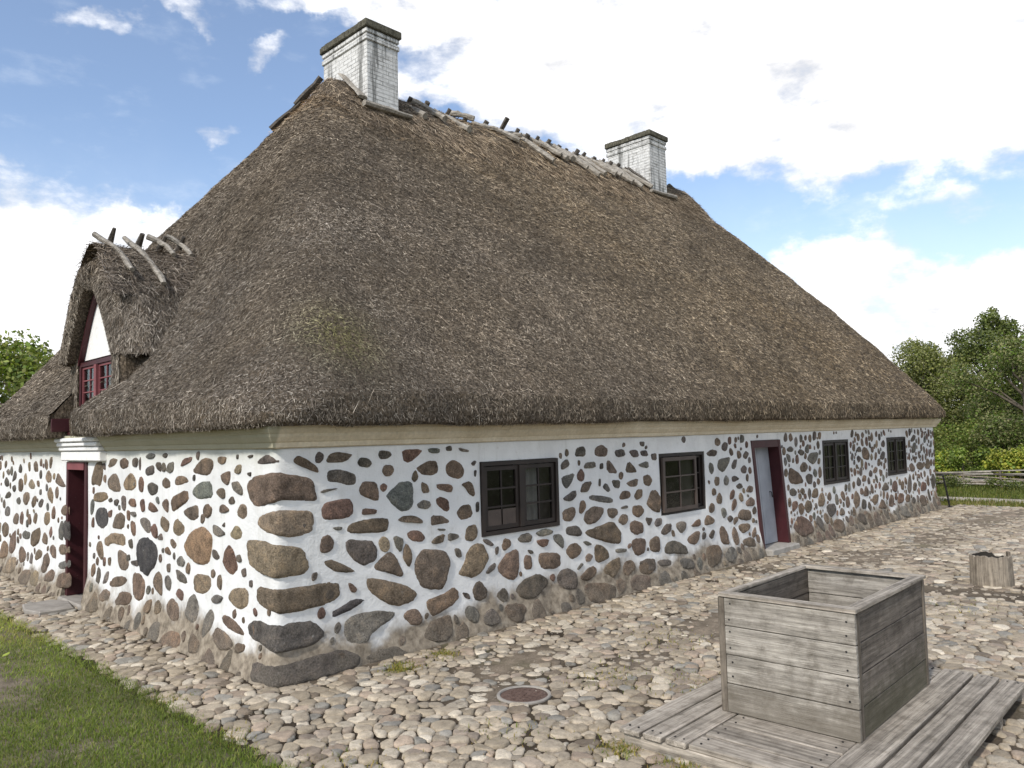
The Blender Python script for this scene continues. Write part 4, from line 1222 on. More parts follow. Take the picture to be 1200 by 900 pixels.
# straw capping along the ridge and over the two hip tops
def build_ridge():
    mb = MB(); xs = np.linspace(2.95, 14.5, 120); n = len(xs); prof = np.linspace(-1, 1, 15)
    G = []
    for q in prof:
        a = abs(q); w = 1.15
        end = np.clip(np.minimum((xs - 2.95) / .6, (14.5 - xs) / .6), 0, 1)
        y = RY + q * w
        dd = a * w; z = zr(xs) + np.interp(dd, [0, .12, .3, .5, .7, .85, 1.0, 1.15], [.17, .13, -.03, -.25, -.49, -.70, -.93, -1.17])
        z = z - .85 * (1 - end) ** 1.3
        edge = (.35 + .65 * (1 - a)) * .07 * (fnoise(np.column_stack([xs, np.full(n, q * 3), 0 * xs]), 2.2, 3) - .5) + .09 * (fnoise(np.column_stack([xs, np.full(n, q * 3), 0 * xs]), 6, 4) - .5)
        G.append(np.column_stack([xs, np.full(n, 0) + y + edge * .6, z + edge]))
    G = np.stack(G); V = G.reshape(-1, 3); m = len(prof)
    idx = np.arange(m * n).reshape(m, n)
    F = np.stack([idx[:-1, :-1], idx[:-1, 1:], idx[1:, 1:], idx[1:, :-1]], -1).reshape(-1, 4)
    mb.add(V, F, 0, None, True)
    k = 20000
    P, Nr = sample_faces(V, F, k, lambda c, nn: np.where(c[:, 1] < RY + .2, 1, .25) * np.where(c[:, 0] < 5, 1.3, 1))
    Nr = np.where(Nr[:, 2:3] < 0, -Nr, Nr)
    straws(mb, P, Nr, k, 1, (.06, .24), (.005, .011), .75, (.0, .35), pal=PAL2, pp=PAL2P)
    kk = 6000; xx = rng.uniform(3.5, 13.7, kk); dy = rng.uniform(.55, 1.0, kk)
    P = np.column_stack([xx, RY - dy, zr(xx) + np.interp(dy, [.5, .7, .85, 1.0, 1.15], [-.23, -.47, -.68, -.90, -1.15])]); straws(mb, P, np.tile(unit(np.array([[0, -.73, .68]])), (kk, 1)), kk, 1, (.08, .26), (.005, .010), .5, (.0, .2), pal=PAL2, pp=PAL2P)
    return mb.build('ridge_thatch', [M['thatch'], M['straw']], roof)
build_ridge()

def timber(p0, p1, w, h, bend=0.0, n=7, mat='pole', name='ridge_timber', parent=None, dark_end=True):
    p0, p1 = np.array(p0, float), np.array(p1, float)
    t = np.linspace(0, 1, n)[:, None]
    pts = p0 + (p1 - p0) * t
    side = np.cross(unit(p1 - p0), [0, 0, 1.]); side = unit(side)
    pts = pts + side * bend * np.sin(np.pi * t) + np.array([0, 0, 1.]) * (.35 * abs(bend)) * np.sin(np.pi * t) + rng.normal(0, .006, (n, 3))
    mb = MB(); mb.tube(pts, w * (1 + .18 * rng.normal(0, 1, n).clip(-1, 1)), 7, 0, None, h / np.max(w), True, False, .18)
    return mb.build(name, M[mat], parent)

x = 5.02; i = 0
while x < 12.0:
    if not (11.55 < x < 12.6):
        top = zr(x) + .18
        ln = random.uniform(.55, .82) if x > 7.8 else random.uniform(.25, .62); sk = random.uniform(-.02, .30); b = random.uniform(-.06, .06); dp = random.uniform(-.02, .05) if x > 7.8 else random.uniform(-.11, .02)
        # front piece lies on the near slope, its head just over the ridge
        timber((x - .10 - sk * .3, RY + .06, zr(x) + .26 + dp), (x + sk, RY - ln, zr(x) + .15 + dp * .5 + np.interp(ln, [0, .12, .3, .5, .7, .85], [.17, .13, -.03, -.25, -.49, -.70])), random.uniform(.05, .068), .055, b, 7, 'pole', 'ridge_timber', roof)
        x2 = x + random.uniform(.06, .13); l2 = random.uniform(.7, .9)
        big = .09 if i == 5 else 0
        timber((x2 + .02, RY - .13 - big, top + random.uniform(.04, .13) + big * 1.6), (x2 + random.uniform(-.1, .1), RY + l2, top - .02 - l2 * 1.0), random.uniform(.04, .052) + big * .2, .045, 0, 5, 'pole_dark', 'ridge_timber', roof)
    i += 1; x += random.uniform(.40, .54) if x < 7.6 else random.uniform(.26, .36)
# boards over the hip ends beside the chimneys
timber((3.42, 4.72, 7.84), (3.17, 5.08, 7.44), .07, .045, .0, 5, 'pole_dark', 'hip_board', roof)
timber((3.22, 5.02, 7.47), (2.90, 5.42, 7.06), .065, .045, .0, 5, 'pole_dark', 'hip_board', roof)
timber((13.2, RY - .15, 8.12), (14.35, RY - .35, 7.55), .055, .05, .0, 5, 'pole_dark', 'hip_board', roof)

def chimney(x0, x1, y0, y1, zt, label):
    mb = MB(); i = .055
    mb.box(x0 + i, x1 - i, y0 + i, y1 - i, 6.3, zt - .20, 0, None, None, .01)
    mb.box(x0 + i - .022, x1 - i + .022, y0 + i - .022, y1 - i + .022, zt - .32, zt - .24, 0, None, None, .008)
    mb.box(x0 + i - .02, x1 - i + .02, y0 + i - .02, y1 - i + .02, zt - .197, zt - .125, 0, None, None, .008)
    ch = mb.build('chimney', M['brick'], house); tag(ch, label)
    cp = MB()
    for k in range(int((y1 - y0) / .12) + 1):
        a = y0 + k * .12; b = min(y1, a + .118)
        if b - a < .03: continue
        j = rng.uniform(-.012, .012, 3)
        if k in (0, int((y1 - y0) / .12)) or y1 - b < .03: cp.box(x0 + j[0], x1 + j[1], a, b, zt - .122, zt + j[2] * .6, 0, None, None, .012)
        else:
            cp.box(x0 + j[0], x0 + .13, a, b, zt - .122, zt + j[2] * .6, 0, None, None, .012); cp.box(x1 - .13, x1 + j[1], a, b, zt - .122, zt + j[2] * .6, 0, None, None, .012)
    cp.build('chimney_cap', M['moss'], ch)
    return ch
c1 = chimney(3.796, 4.533, 4.01, 5.39, 8.72, 'whitewashed brick chimney nearest the camera')
c2 = chimney(11.70, 12.48, 4.03, 5.37, 9.01, 'whitewashed brick chimney at the far end of the ridge')
# boards that keep the thatch off the chimney sides
timber((3.77, 4.66, 7.98), (3.77, 4.06, 7.42), .085, .03, 0, 5, 'pole', 'flashing_board', c1)
timber((3.72, 3.97, 7.27), (4.66, 3.96, 7.30), .06, .045, 0, 5, 'pole', 'flashing_board', c1)
timber((11.66, 4.62, 8.20), (11.66, 4.02, 7.68), .085, .03, 0, 5, 'pole_dark', 'flashing_board', c2)
timber((11.62, 3.99, 7.53), (12.58, 3.98, 7.55), .06, .045, 0, 5, 'pole', 'flashing_board', c2)

# ------------------------------------------------------------------ dormer over the end-wall door
DY = 4.44
def build_dormer():
    mb = MB()
    def outer(q):   # q -1..1 along the arch
        a = abs(q); y = DY - q * 1.16 * (a ** .06 if a > 0 else 0)
        z = 4.44 - 1.34 * a ** 1.75 - .06 * a
        return y, z
    def inner(q):
        a = abs(q); return DY - q * np.where(q > 0, .70, .665), 3.95 - .88 * a ** 1.3
    nq_ = 33; qs = np.linspace(-1, 1, 33); xs = np.concatenate([[-.06, -.02], np.linspace(.05, 1.75, 18)])
    O = np.array([[(x + .05 * abs(q) * (x < 0), *outer(q)) for q in qs] for x in xs]); I = np.array([[(x + .02, *inner(q)) for q in qs] for x in xs])
    # the dormer ridge sags a little and the side eaves lift to meet the roof
    O[:, :, 2] += (.05 * xs[:, None] ** 2) * (1 - abs(qs)[None]) + .10 * np.clip(xs, 0, 9)[:, None] * abs(qs)[None]
    I[:, :, 2] += .06 * np.clip(xs, 0, 9)[:, None]
    for j_, (fx, fk) in enumerate(((-.06, .70), (-.02, .52), (.05, .34), (.15, .14))): O[j_] = O[j_] * (1 - fk) + I[j_] * fk + np.column_stack([0 * qs, 0 * qs, np.full(nq_, .02 * fk)])
    O[:, :, 0] -= np.array([.16, .17, .14, .05] + [0] * (len(xs) - 4))[:, None] * np.where(qs > 0, .1, 1.0)[None]
    O += (.07 * (fnoise(O.reshape(-1, 3), 2.5, 77) - .5) + .03 * (fnoise(O.reshape(-1, 3), 8, 78) - .5)).reshape(O.shape[:2])[..., None] * np.array([0, 0, 1.])
    nx, nq = len(xs), len(qs); idx = np.arange(nx * nq).reshape(nx, nq)
    F = np.stack([idx[:-1, :-1], idx[:-1, 1:], idx[1:, 1:], idx[1:, :-1]], -1).reshape(-1, 4)
    VO, VI = O.reshape(-1, 3), I.reshape(-1, 3)
    mb.add(VO, F, 0, None, True); mb.add(VI, F, 0, None, True)
    # front lip, rounded, and the undersides of the side eaves
    I[0, :, 0] -= np.where(qs > 0, .01, .10)
    VI = I.reshape(-1, 3); mid = (O[0] + I[0]) / 2 + np.array([-.02, 0, 0])
    lip = np.concatenate([O[0], mid, I[0]]); k = nq
    LF = np.array([(r * k + i, r * k + i + 1, (r + 1) * k + i + 1, (r + 1) * k + i) for r in range(2) for i in range(k - 1)])
    mb.add(lip, LF, 0, None, True)
    for q in (0, nq - 1):
        e = np.concatenate([O[:, q], I[:, q]]); mb.add(e, np.array([(i, i + 1, nx + i + 1, nx + i) for i in range(nx - 1)]), 0)
    # thatched cheeks below the eaves
    mb.box(-.015, 1.0, DY - .92, DY - .66, 2.35, 3.14, 0, None, None, .05)
    mb.box(-.015, 1.0, DY + .615, DY + .88, 2.35, 3.14, 0, None, None, .05)
    P, Nr = sample_faces(VO, F, 15000, lambda c, n: np.where(c[:, 1] < DY + .4, 1, .5) * np.where(c[:, 0] < 1.3, 1, .4))
    Nr = np.where(Nr[:, 2:3] < -.02, -Nr, Nr)
    straws(mb, P, Nr, len(P), 1, (.04, .12), (.0045, .009), .45, (.02, .25))
    P, Nr = sample_faces(lip, LF, 2600); Nr = np.where(Nr[:, 0:1] > 0, -Nr, Nr)
    straws(mb, P, Nr, len(P), 1, (.03, .08), (.0045, .008), .5, (.0, .2))
    P = np.column_stack([np.full(1500, -.02), np.where(rng.random(1500) < .5, DY - .75, DY + .75) + rng.uniform(-.13, .13, 1500), rng.uniform(2.38, 3.14, 1500)])
    straws(mb, P, np.tile([-1., 0, 0], (1500, 1)), 1500, 1, (.04, .12), (.0045, .009), .3, (.0, .15))
    d = mb.build('dormer', [M['thatch'], M['straw']], house); tag(d, 'thatched dormer with an arched white gable')
    # loose straw saddle on the dormer ridge
    rb = MB(); qs2 = np.linspace(-.62, .62, 15); xs2 = np.linspace(-.08, 1.65, 22)
    S = np.array([[(x, outer(q)[0] * 1.0, outer(q)[1] + .075 * (1 - (abs(q) / .62) ** 2) + .004 + .05 * max(x, 0) ** 2 * (1 - abs(q)) + .10 * max(x, 0) * abs(q)) for q in qs2] for x in xs2])
    S[..., 2] += (.10 * (fnoise(S.reshape(-1, 3), 5, 90) - .5)).reshape(S.shape[:2])
    n1, n2 = len(xs2), len(qs2); idx = np.arange(n1 * n2).reshape(n1, n2)
    F2 = np.stack([idx[:-1, :-1], idx[:-1, 1:], idx[1:, 1:], idx[1:, :-1]], -1).reshape(-1, 4)
    rb.add(S.reshape(-1, 3), F2, 0, None, True)
    P, Nr = sample_faces(S.reshape(-1, 3), F2, 9000); Nr = np.where(Nr[:, 2:3] < 0, -Nr, Nr)
    straws(rb, P, Nr, 9000, 1, (.08, .26), (.005, .010), .8, (.0, .55), pal=PAL2, pp=PAL2P)
    rb.build('ridge_thatch', [M['thatch'], M['straw']], d)
    # timbers astride the dormer ridge
    for k, xx in enumerate((.02, .36, .66, .90)):
        zt = 4.52 + .05 * xx * xx + (0, .01, .05, .09)[k]; l = (.62, .72, .30, .25)[k]
        timber((xx - .02, DY + .07, zt + .14), (xx + .18, DY - l, outer(l / 1.16)[1] + .16), .042, .034, -.07, 8, 'pole', 'ridge_timber', d)
        timber((xx + .15, DY - .10, zt + .21 - .03 * k), (xx + .10, DY + .55, zt - .5), np.array([.028, .045, .05, .05, .05]), .04, .0, 5, 'pole_dark', 'ridge_timber', d)
    # white gable, red bargeboards, sill
    gp = MB(); pts = [(DY - q * .73, 3.95 - .88 * abs(q) ** 1.3 + .03) for q in np.linspace(-1, 1, 21)]
    pts = [(y, max(z, 3.06)) for y, z in pts]
    V = [(.045, y, z) for y, z in pts] + [(.075, y, z) for y, z in pts]
    k = len(pts); gp.add(V, [tuple(range(k)), tuple(range(2 * k - 1, k - 1, -1))])
    gp.build('gable_panel', M['white'], d)
    for sg in (1, -1):
        bb = MB(); T = []
        for q in np.linspace(.06, 1.0, 9):
            T.append((DY + sg * q * (.64 if sg > 0 else .69), 3.92 - .88 * q ** 1.3))
        for (ya, za), (yb, zb) in zip(T[:-1], T[1:]):
            V = [(x, y, z) for x in ((-.02, .042) if sg > 0 else (.02, .042)) for y, z in ((ya, za), (yb, zb), (yb - sg * (.035 if sg > 0 else .004), zb - .008), (ya - sg * (.035 if sg > 0 else .004), za - .008))]
            bb.add(V, [(0, 1, 2, 3), (4, 7, 6, 5), (0, 4, 5, 1), (1, 5, 6, 2), (2, 6, 7, 3), (3, 7, 4, 0)])
        bb.build('bargeboard', M['red'], d)
    sb = MB(); sb.box(-.03, .03, 3.80, 5.28, 2.19, 2.297, 0, None, None, .006); sb.box(-.09, .03, 4.345, 5.28, 2.145, 2.186, 0, None, None, .006)
    sb.box(-.285, .03, 5.185, 5.21, 2.19, 2.36, 0, None, None, .006)
    sb.build('sill_board', M['red'], d)
build_dormer()
def build_dormer_window():
    mb = MB(); s0, s1, z0, z1 = -5.06, -3.80, 2.30, 3.07
    bars(mb, s0, s1, z0, z1, .055, -.09, .0, endw)
    mb.box(-4.475, -4.395, z0 + .06, z1 - .06, -.08, .012, 1, None, endw)
    w = mb.build('dormer_window', [M['red'], M['redlight']], house)
    for a, b in ((s0 + .06, -4.48), (-4.39, s1 - .06)):
        sash(a, b, z0 + .06, z1 - .06, 2, 4, -.02, M['redlight'], w, endw, t=.028, mt=.014)
        rm = MB(); rm.add(endw(np.array([(a, z0, -.5), (b, z0, -.5), (b, z1, -.5), (a, z1, -.5)], float)), [(0, 1, 2, 3)]); rm.build('room_shade', M['room'], w)  # dark sheet behind the panes, its dimness painted in
build_dormer_window()
# ------------------------------------------------------------------ the yard
def lawn_edge(y): return -.87 + .06 * (fnoise(np.column_stack([y, 0 * y, 0 * y]), .8, 5) - .5) + .05 * (fnoise(np.column_stack([y, 0 * y, 0 * y]), 3.5, 6) - .5)
DUST = [(1.75, -1.05, .6, .28, .026), (2.5, -1.9, .4, .25, .02), (9.5, -1.5, 3.0, .45, .016), (14.5, -1.6, 4.0, .6, .015), (1.0, -1.55, .35, .22, .016), (3.8, -1.75, .5, .3, .026), (3.5, -5.2, .6, .5, .045), (5.6, -1.5, 1.2, .3, .02), (17.5, -2.5, 1.6, 2.0, .012)]
def bury(x, y):
    P = np.column_stack([x, y, 0 * x])
    b = .032 * np.clip((fnoise(P, .55, 15) - .58) * 5, 0, 1) * .35
    for cx, cy, rx, ry, a in DUST:
        b = b + a * np.exp(-(((x - cx) / rx) ** 2 + ((y - cy) / ry) ** 2))
    b = b + .02 * np.exp(-np.clip(-y, 0, 9) / .14) * (x > 0)
    return b
MAN = np.array([1.145, -1.715])
def build_yard():
    # one ground sheet out to the horizon
    g = MB(); xs = np.concatenate([[-400, -120, -40], np.linspace(-14, 45, 60), [70, 150, 500]]); ys = np.concatenate([[-400, -120, -40], np.linspace(-16, 40, 57), [70, 150, 500]])
    X, Y = np.meshgrid(xs, ys, indexing='ij'); Z = -.035 + .12 * np.clip((X - 24) / 10, 0, 1)
    ny = len(ys); F = np.array([(i * ny + j, (i + 1) * ny + j, (i + 1) * ny + j + 1, i * ny + j + 1) for i in range(len(xs) - 1) for j in range(ny - 1)])
    g.add(np.column_stack([X.ravel(), Y.ravel(), Z.ravel()]), F, 0, None, True)
    tag(g.build('ground', M['ground']), kind='structure')
    # cobbled yard: an earth bed with every cobble in the same mesh
    mb = MB()
    xs = np.arange(-1.0, 19.3, .12); ys = np.arange(-10.5, 10.5, .12)
    X, Y = np.meshgrid(xs, ys, indexing='ij'); x, y = X.ravel(), Y.ravel()
    P = np.column_stack([x, y, 0 * x])
    z = -.004 + .012 * (fnoise(P, 3, 3) - .5) + .012 * (fnoise(P, .6, 4) - .5)
    V = np.column_stack([x, y, z]); ny = len(ys)
    idx = np.arange(len(x)).reshape(len(xs), ny)
    F = np.stack([idx[:-1, :-1], idx[1:, :-1], idx[1:, 1:], idx[:-1, 1:]], -1).reshape(-1, 4)
    cen = V[F].mean(1)
    edgeX = 18.2 + .8 * (fnoise(np.column_stack([cen[:, 1], 0 * cen[:, 1], 0 * cen[:, 1]]), .5, 8) - .5)
    keep = (cen[:, 0] > lawn_edge(cen[:, 1])) & (cen[:, 0] < edgeX) & ~((cen[:, 0] > .35) & (cen[:, 1] > .35))
    dust = np.clip(bury(x, y) / .02, 0, 1)[:, None]; damp = fnoise(P, .9, 71)[:, None]
    ec = np.array([.058, .044, .030]) * (1 - dust) * (.7 + .6 * damp) + dust * np.array([.24, .195, .145]); ec = ec + np.clip((x[:, None] - 5) / 9, 0, 1) * np.array([.10, .082, .062]) * (1 - dust)
    mb.add(V, F[keep], 0, ec, True)
    for (xa, xb, sp) in ((-1.0, 7.2, .114), (7.2, 19.0, .155)):
        gx = np.arange(xa, xb, sp); gy = np.arange(-10.2, 10.2 if xa < 0 else .1, sp * .92)
        A, B = np.meshgrid(gx, gy, indexing='ij'); na, nb = A.shape
        A = A + (np.arange(nb) % 2)[None, :] * sp / 2
        A = A + rng.uniform(-.46, .46, A.shape) * sp; B = B + rng.uniform(-.46, .46, A.shape) * sp
        wgt = rng.normal(0, .2, A.shape) * sp
        NT_ = 14; th = np.linspace(0, 2 * math.pi, NT_, endpoint=False)
        ia, ib = np.meshgrid(np.arange(2, na - 2), np.arange(2, nb - 2), indexing='ij'); ia, ib = ia.ravel(), ib.ravel()
        px, py = A[ia, ib], B[ia, ib]
        ok = (px > lawn_edge(py) - .01) & ~((px > -.09) & (py > -.11)) & (px < 18.4) & in_view(np.column_stack([px, py, 0 * px]), .35)
        ok &= np.hypot(px - MAN[0], py - MAN[1]) > .25
        lx, ly = px - 1.545, py + 4.105
        ok &= ~((lx > -.60) & (lx < 2.0) & (ly > -.45) & (ly < 1.2))
        ok &= rng.random(len(px)) > .02
        ia, ib, px, py = ia[ok], ib[ok], px[ok], py[ok]; n = len(px)
        r = np.full((n, NT_), sp * .95)
        for di in range(-2, 3):
            for dj in range(-2, 3):
                if di == 0 and dj == 0: continue
                qx, qy = A[ia + di, ib + dj] - px, B[ia + di, ib + dj] - py
                d = np.hypot(qx, qy); h = d / 2 + (wgt[ia, ib] - wgt[ia + di, ib + dj]) * .5
                ct = np.cos(th[None] - np.arctan2(qy, qx)[:, None])
                r = np.minimum(r, np.where(ct > .05, np.maximum(h, .02)[:, None] / np.maximum(ct, .05), 9))
        gap = rng.uniform(.003, .009, (n, 1)) * sp / .13
        r = np.maximum(r - gap, .014)
        r = .2 * np.roll(r, 1, 1) + .6 * r + .2 * np.roll(r, -1, 1)
        ph = rng.uniform(0, 6.28, (n, 2)); r = r * (1 + .09 * np.cos(2 * th[None] + ph[:, :1]) + .06 * np.cos(3 * th[None] + ph[:, 1:]))
        r = r * rng.uniform(.93, 1.04, (n, NT_)) * np.clip(rng.normal(1.01, .05, (n, 1)), .8, 1.06)
        hgt = rng.uniform(.009, .024, n) - bury(px, py) * 1.15 - np.where(rng.random(n) < .08, .012, 0)
        ok = hgt > -.004
        r, hgt, px, py = r[ok], hgt[ok], px[ok], py[ok]; n = len(px)
        tx, ty = rng.normal(0, .05, (2, n))
        rings = []
        for s, k in ((1.05, -.9), (1.0, .25), (.92, .74), (.72, .93), (.42, .99)):
            X = r * s * np.cos(th); Y = r * s * np.sin(th)
            Zl = np.where(k < 0, hgt[:, None] + k * .03, hgt[:, None] - (1 - k) * .012) + X * tx[:, None] + Y * ty[:, None]
            rings.append(np.stack([X + px[:, None], Y + py[:, None], Zl + rng.normal(0, .0012, X.shape)], -1))
        cen = np.column_stack([px, py, hgt])[:, None]
        V = np.concatenate(rings + [cen], 1); nv = V.shape[1]
        base = (np.arange(n) * nv)[:, None]; q = np.arange(NT_); q2 = (q + 1) % NT_
        F4 = np.concatenate([np.stack([base + k * NT_ + q, base + k * NT_ + q2, base + (k + 1) * NT_ + q2, base + (k + 1) * NT_ + q], -1).reshape(-1, 4) for k in range(4)])
        F3 = np.stack([base + 4 * NT_ + q, base + 4 * NT_ + q2, base + 5 * NT_ + 0 * q], -1).reshape(-1, 3)
        pal = np.array([(.385, .335, .27), (.32, .275, .215), (.44, .395, .33), (.29, .245, .205), (.255, .245, .225), (.35, .285, .23), (.20, .165, .13), (.52, .475, .405)])
        c = np.array([1.05, 1.02, .955]) * pal[rng.choice(len(pal), n, p=[.26, .24, .13, .08, .09, .09, .06, .05])] * rng.uniform(.74, 1.18, (n, 1))
        cc = np.repeat(c, nv, 0); Vv = V.reshape(-1, 3)
        mb.add(Vv, F4, 1, cc, True)
        off = mb.n - len(Vv)
        mb.fl.append((F3 + off).ravel()); mb.fn.append(np.full(len(F3), 3)); mb.fm.append(np.full(len(F3), 1)); mb.fs.append(np.full(len(F3), True))
    # small filler stones wedged between the cobbles
    k = 9000; x = rng.uniform(-.8, 16, k); y = rng.uniform(-8, 6, k)
    ok = in_view(np.column_stack([x, y, 0 * x]), .25) & ~((x > -.10) & (y > -.12)) & (x > lawn_edge(y)) & (np.hypot(x - MAN[0], y - MAN[1]) > .24) & (bury(x, y) < .02); x, y = x[ok], y[ok]; k = len(x)
    th = np.linspace(0, 2 * math.pi, 9, endpoint=False); R0 = rng.uniform(.018, .042, (k, 1)) * rng.uniform(.7, 1.25, (k, 9)); hh = rng.uniform(.006, .014, k)
    rg = [np.stack([x[:, None] + R0 * s * np.cos(th), y[:, None] + R0 * s * np.sin(th), hh[:, None] * q + 0 * R0], -1) for s, q in ((1, -.5), (.9, .6), (.6, 1.0))]
    V = np.concatenate(rg + [np.stack([x, y, hh * 1.05], -1)[:, None]], 1); b = (np.arange(k) * 28)[:, None]; q = np.arange(9); q2 = (q + 1) % 9
    F4 = np.concatenate([np.stack([b + r_ * 9 + q, b + r_ * 9 + q2, b + r_ * 9 + 9 + q2, b + r_ * 9 + 9 + q], -1).reshape(-1, 4) for r_ in (0, 1)]); F3 = np.stack([b + 18 + q, b + 18 + q2, b + 27 + 0 * q], -1).reshape(-1, 3)
    mb.add(V.reshape(-1, 3), F4, 1, np.repeat(np.array([(.33, .285, .225)]) * rng.uniform(.55, 1.3, (k, 1)), 28, 0), True)
    mb.fl.append((F3 + mb.n - 28 * k).ravel()); mb.fn.append(np.full(len(F3), 3)); mb.fm.append(np.full(len(F3), 1)); mb.fs.append(np.full(len(F3), True))
    # small pebbles and grit in the joints
    k = 9000; x = rng.uniform(-.8, 12, k); y = rng.uniform(-7.5, 6, k)
    ok = in_view(np.column_stack([x, y, 0 * x]), .2) & ~((x > -.05) & (y > -.08)) & (x > -.8); x, y = x[ok], y[ok]; k = len(x)
    s = rng.uniform(.004, .013, k)
    oct_ = np.array([(1, 0, 0), (0, 1, 0), (-1, 0, 0), (0, -1, 0), (.1, .1, .7)])
    V = np.stack([x, y, np.full(k, .004)], -1)[:, None] + oct_[None] * s[:, None, None] * rng.uniform(.7, 1.3, (k, 5, 1))
    b = (np.arange(k) * 5)[:, None]
    F = np.concatenate([b + np.array([[i, (i + 1) % 4, 4]]) for i in range(4)])
    mb.add(V.reshape(-1, 3), F, 1, np.repeat(np.array([(.30, .26, .21)]) * rng.uniform(.5, 1.3, (k, 1)), 5, 0))
    tag(mb.build('cobbled_yard', [M['dirt'], M['cobble']]), kind='structure')
    # far path
    p = MB(); n = 60; ys = np.linspace(-40, 30, n)
    wob = lambda f, s: fnoise(np.column_stack([ys, 0 * ys, 0 * ys]), f, s) - .5
    a = 19.6 + .8 * wob(.3, 1) + .25 * wob(1.7, 2); b = 20.9 + .8 * wob(.3, 1) + .3 * wob(1.5, 3)
    V = np.concatenate([np.column_stack([a, ys, np.full(n, -.028)]), np.column_stack([b, ys, np.full(n, -.028)])])
    p.add(V, np.array([(i, n + i, n + i + 1, i + 1) for i in range(n - 1)]))
    tag(p.build('gravel_path', M['path']), kind='structure')
build_yard()

def blades(mb, P, hmin, hmax, w, cols, lean=.45, seg=2):
    n = len(P); h = rng.uniform(hmin, hmax, n); a = rng.uniform(0, 6.283, n)
    dirv = np.column_stack([np.cos(a), np.sin(a), 0 * a]); side = np.column_stack([-np.sin(a), np.cos(a), 0 * a])
    ln = (rng.normal(0, lean, n) * h)[:, None]; W = (w * rng.uniform(.6, 1.3, n))[:, None]
    up = np.column_stack([0 * h, 0 * h, h])
    p0 = P - side * W / 2; p1 = P + side * W / 2
    m0 = P + up * .55 + dirv * ln * .35 - side * W * .42; m1 = P + up * .55 + dirv * ln * .35 + side * W * .42
    tip = P + up * .97 + dirv * ln
    V = np.stack([p0, p1, m1, m0, tip], 1).reshape(-1, 3); b = (np.arange(n) * 5)[:, None]
    cc = np.repeat(cols, 5, 0)
    mb.add(V, (b + np.array([[0, 1, 2, 3]])), 0, cc)
    off = mb.n - len(V)
    F3 = b + np.array([[3, 2, 4]])
    mb.fl.append((F3 + off).ravel()); mb.fn.append(np.full(n, 3)); mb.fm.append(np.zeros(n, int)); mb.fs.append(np.zeros(n, bool))
GP = np.array([(.075, .12, .02), (.11, .165, .03), (.16, .21, .045), (.22, .235, .075), (.30, .265, .125)])
